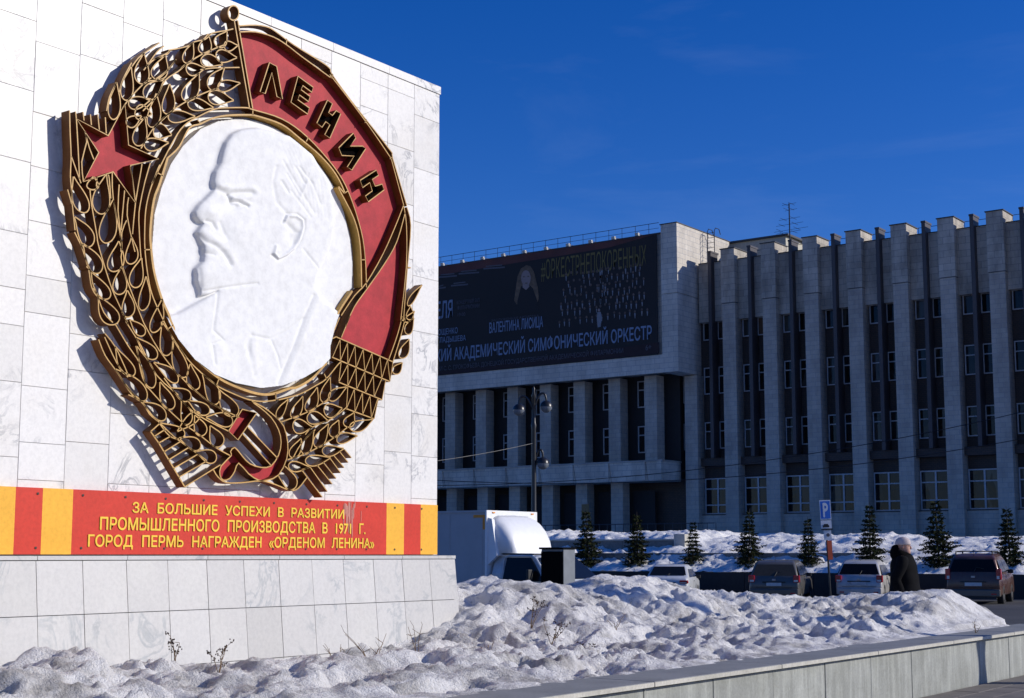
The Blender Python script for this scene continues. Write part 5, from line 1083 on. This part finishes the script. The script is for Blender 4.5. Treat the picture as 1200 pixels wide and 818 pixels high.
# ================================================================== PERSON
M_coat = plain('black_padded_coat', (.006,.006,.007), .9, var=.3, scale=5, spec=.08); M_fur = plain('dark_fur_collar', (.006,.005,.005), .95, spec=.05); M_hat = plain('pale_knit_hat', (.52,.44,.42), .9, var=.12, scale=20, bmp=.8); M_face = plain('skin', (.50,.27,.19), .55, var=.06, bmp=0); M_trous = plain('black_trousers', (.012,.012,.014), .85); M_boot = plain('black_boots', (.01,.01,.01), .6); M_eye = plain('dark_eye', (.02,.015,.01), .2, bmp=0); M_lips = plain('lips', (.38,.12,.10), .5, bmp=0)
pp = atD(1059,650,21.0); hd_ang = math.atan2(_R[1], _R[0]) - R(22)   # she faces to the picture's right, a little towards us
pe = empty('person', (pp[0],pp[1],-.02), hd_ang-PI/2); tag(pe, 'person in a long black padded coat and pale knit hat walking behind the snow bank', 'person')
def skinbody():
    V_ = {}; P_ = []; E_ = []; Rr = []
    def a(name, co, r, link=None):
        V_[name] = len(P_); P_.append(co); Rr.append(r)
        if link is not None: E_.append((V_[link], V_[name]))
    a('pelvis',(0,0,.93),.15); a('waist',(0,0,1.08),.14,'pelvis'); a('chest',(0,.0,1.28),.155,'waist'); a('neck0',(0,-.01,1.43),.075,'chest'); a('neck',(0,.01,1.49),.055,'neck0'); a('headb',(0,.015,1.555),.072,'neck'); a('head',(0,.01,1.62),.086,'headb'); a('headt',(0,.0,1.68),.07,'head')
    for s, n in ((-1,'l'),(1,'r')):
        sw = .10*s
        a('sh'+n,(s*.17,0,1.40),.07,'chest'); a('el'+n,(s*.235,-.03-sw*.6,1.12),.048,'sh'+n); a('wr'+n,(s*.22,.06-sw*.8,.90),.032,'el'+n); a('pa'+n,(s*.215,.085-sw*.8,.845),.034,'wr'+n)
        for k in range(4): a('f%d%s'%(k,n),(s*.21+(k-1.5)*.004,.075+k*.014-sw*.8,.795),.011,'pa'+n); a('g%d%s'%(k,n),(s*.198,.07+k*.013-sw*.8,.765+.006*abs(k-1.5)),.009,'f%d%s'%(k,n))
        a('th'+n,(s*.195,.125-sw*.8,.84),.011,'pa'+n); a('tt'+n,(s*.19,.135-sw*.8,.805),.009,'th'+n)
        a('hip'+n,(s*.09,0,.88),.10,'pelvis'); a('kn'+n,(s*.095,.05+sw*1.4,.48),.062,'hip'+n); a('an'+n,(s*.095,-.02+sw*2.2,.10),.045,'kn'+n); a('to'+n,(s*.10,.13+sw*2.2,.04),.04,'an'+n)
    me = bpy.data.meshes.new('body'); me.from_pydata(P_, E_, []); me.materials.append(M_face); o = bpy.data.objects.new('body', me); COL.objects.link(o); o.parent = pe
    m = o.modifiers.new('skin','SKIN'); m.use_smooth_shade = True
    if not me.skin_vertices: 
        bm = bmesh.new(); bm.from_mesh(me); bm.verts.layers.skin.verify(); bm.to_mesh(me); bm.free()
    for i, sv in enumerate(me.skin_vertices[0].data): sv.radius = (Rr[i], Rr[i]); sv.use_root = (i == 0)
    sb = o.modifiers.new('sub','SUBSURF'); sb.levels = 2; sb.render_levels = 2; return o
skinbody()
def ring(cx_, cy_, z, rx, ry, n_=28, wob=0, ph=0): return [(cx_+rx*math.cos(2*PI*j/n_)*(1+wob*math.sin(5*2*PI*j/n_+ph)), cy_+ry*math.sin(2*PI*j/n_)*(1+wob*math.sin(5*2*PI*j/n_+ph)), z) for j in range(n_)]
rg = []
for i, (z, rx, ry, cy_) in enumerate(((.62,.27,.25,.01),(.66,.275,.255,.01),(.80,.27,.24,.01),(.93,.262,.225,.01),(1.02,.25,.21,.0),(1.12,.245,.20,.0),(1.22,.25,.195,-.005),(1.32,.245,.185,-.01),(1.40,.215,.165,-.01),(1.455,.15,.13,-.005),(1.49,.10,.095,.0))):
    puff = .012 if i % 2 else -.004; rg.append(ring(0, cy_, z, rx+puff, ry+puff, 28, .012, i))
o = MB().loft(rg).build('coat', M_coat, pe, smooth=True); m = o.modifiers.new('s','SUBSURF'); m.levels = 1; m.render_levels = 2
for s in (-1, 1):
    sw = .10*s; o = MB().tube(smooth_line([(s*.17,0,1.41),(s*.235,-.01,1.30),(s*.265,-.03-sw*.6,1.12),(s*.25,.02-sw*.7,.98),(s*.225,.065-sw*.8,.885)], False, 3), [.085,.088,.088,.085,.083,.080,.078,.076,.074,.071,.068,.064,.058], 14).build('sleeve', M_coat, pe, smooth=True)
    MB().tube([(s*.09,.0,.80),(s*.095,.05+sw*1.4,.48),(s*.095,-.015+sw*2.2,.16)], [.12,.095,.075], 12).build('trouser_leg', M_trous, pe, smooth=True)
    bo = MB().tube([(s*.095,-.03+sw*2.2,.22),(s*.096,-.03+sw*2.2,.08)], [.07,.068], 12).loft([ring(s*.098,.04+sw*2.2,z_,.052,.135*k_,14) for z_, k_ in ((.0,1),(.05,1.0),(.09,.85),(.12,.5))]).build('boot', M_boot, pe, smooth=True)
# collar / hood
o = MB().loft([[(x_, y_, z_-.42*(y_+.02)) for x_, y_, z_ in rg_] for rg_ in (ring(0,-.02,1.38,.155,.15,24,.03,0),ring(0,-.01,1.42,.172,.165,24,.05,1),ring(0,-.01,1.47,.158,.155,24,.05,2),ring(0,-.015,1.52,.132,.135,24,.05,3),ring(0,-.015,1.535,.105,.115,24),ring(0,-.01,1.48,.09,.09,24))]).build('fur_collar', M_fur, pe, smooth=True)
o = MB().loft([ring(0,-.09,1.40,.13,.08,20),ring(0,-.11,1.46,.145,.085,20,.05,0),ring(0,-.115,1.53,.13,.075,20,.05,1),ring(0,-.11,1.595,.10,.05,20,.05,2),ring(0,-.10,1.615,.05,.03,20)]).build('hood', M_fur, pe, smooth=True)
# head: face plate shape with features
hb = []
for z, rx, ry, cy_ in ((1.475,.032,.035,.055),(1.49,.052,.062,.035),(1.515,.064,.080,.02),(1.55,.072,.090,.008),(1.585,.076,.094,.002),(1.62,.078,.097,.0),(1.66,.076,.095,-.002),(1.70,.055,.07,-.005)): hb.append(ring(0, cy_, z, rx, ry, 24))
MB().loft(hb).build('head', M_face, pe, smooth=True)
MB().loft([ring(0,.092,1.60,.007,.010,10),ring(0,.100,1.585,.009,.014,10),ring(0,.106,1.565,.014,.017,10),ring(0,.100,1.552,.014,.014,10),ring(0,.09,1.546,.006,.008,10)]).build('nose', M_face, pe, smooth=True)
MB().loft([ring(0,.082,1.518,.020,.012,12),ring(0,.088,1.526,.024,.012,12),ring(0,.085,1.534,.018,.012,12)]).build('mouth', M_lips, pe, smooth=True)
for s in (-1, 1):
    MB().loft([ring(s*.030,.082,1.590,.011,.008,10),ring(s*.030,.086,1.598,.014,.009,10),ring(s*.030,.083,1.605,.010,.008,10)]).build('eye', M_eye, pe, smooth=True)
    MB().loft([ring(s*.077,-.005,1.555,.006,.014,10),ring(s*.083,-.005,1.58,.008,.020,10),ring(s*.080,-.008,1.61,.006,.018,10)]).build('ear', M_face, pe, smooth=True)
hr_ = [ring(0,-.006,z,rx,ry,28,.008,i) for i, (z,rx,ry) in enumerate(((1.612,.089,.108),(1.620,.096,.113),(1.63,.097,.114),(1.66,.094,.110),(1.69,.082,.096),(1.715,.060,.070),(1.728,.03,.035),(1.732,.008,.01)))]
o = MB().loft(hr_).build('knit_hat', M_hat, pe, smooth=True)
# ================================================================== LAMP POST beside the path whose shadow falls across the kerb
q0 = Vector((-5.53,16.55,0)); q1 = q0+Vector((SUN.x,SUN.y,0)).normalized()*3.0
l2 = empty('street_lamp', (q1.x,q1.y,-.02)); tag(l2, 'street lamp post on the footway just beyond the right edge of the picture', 'street lamp')
MB().lathe([(.20,0),(.20,.30),(.13,.42),(.10,1.0),(.14,1.32),(.10,1.55),(.10,1.68),(.15,1.88),(.08,2.0),(.075,4.8),(.03,4.9),(0,5.0)], (0,0,0), 14).build('pole', M_iron, l2, smooth=True)
for s in (-1, 1):
    MB().tube(smooth_line([(0,0,4.5),(s*.25,0,4.9),(s*.5,0,4.9),(s*.55,0,4.7)], False, 4), .03, 7).build('arm', M_iron, l2, smooth=True)
    MB().lathe([(.19*math.sin(a), -.19*math.cos(a)) for a in np.linspace(0,PI,10)], (s*.55,0,4.5), 14).build('globe', M_globe, l2, smooth=True)
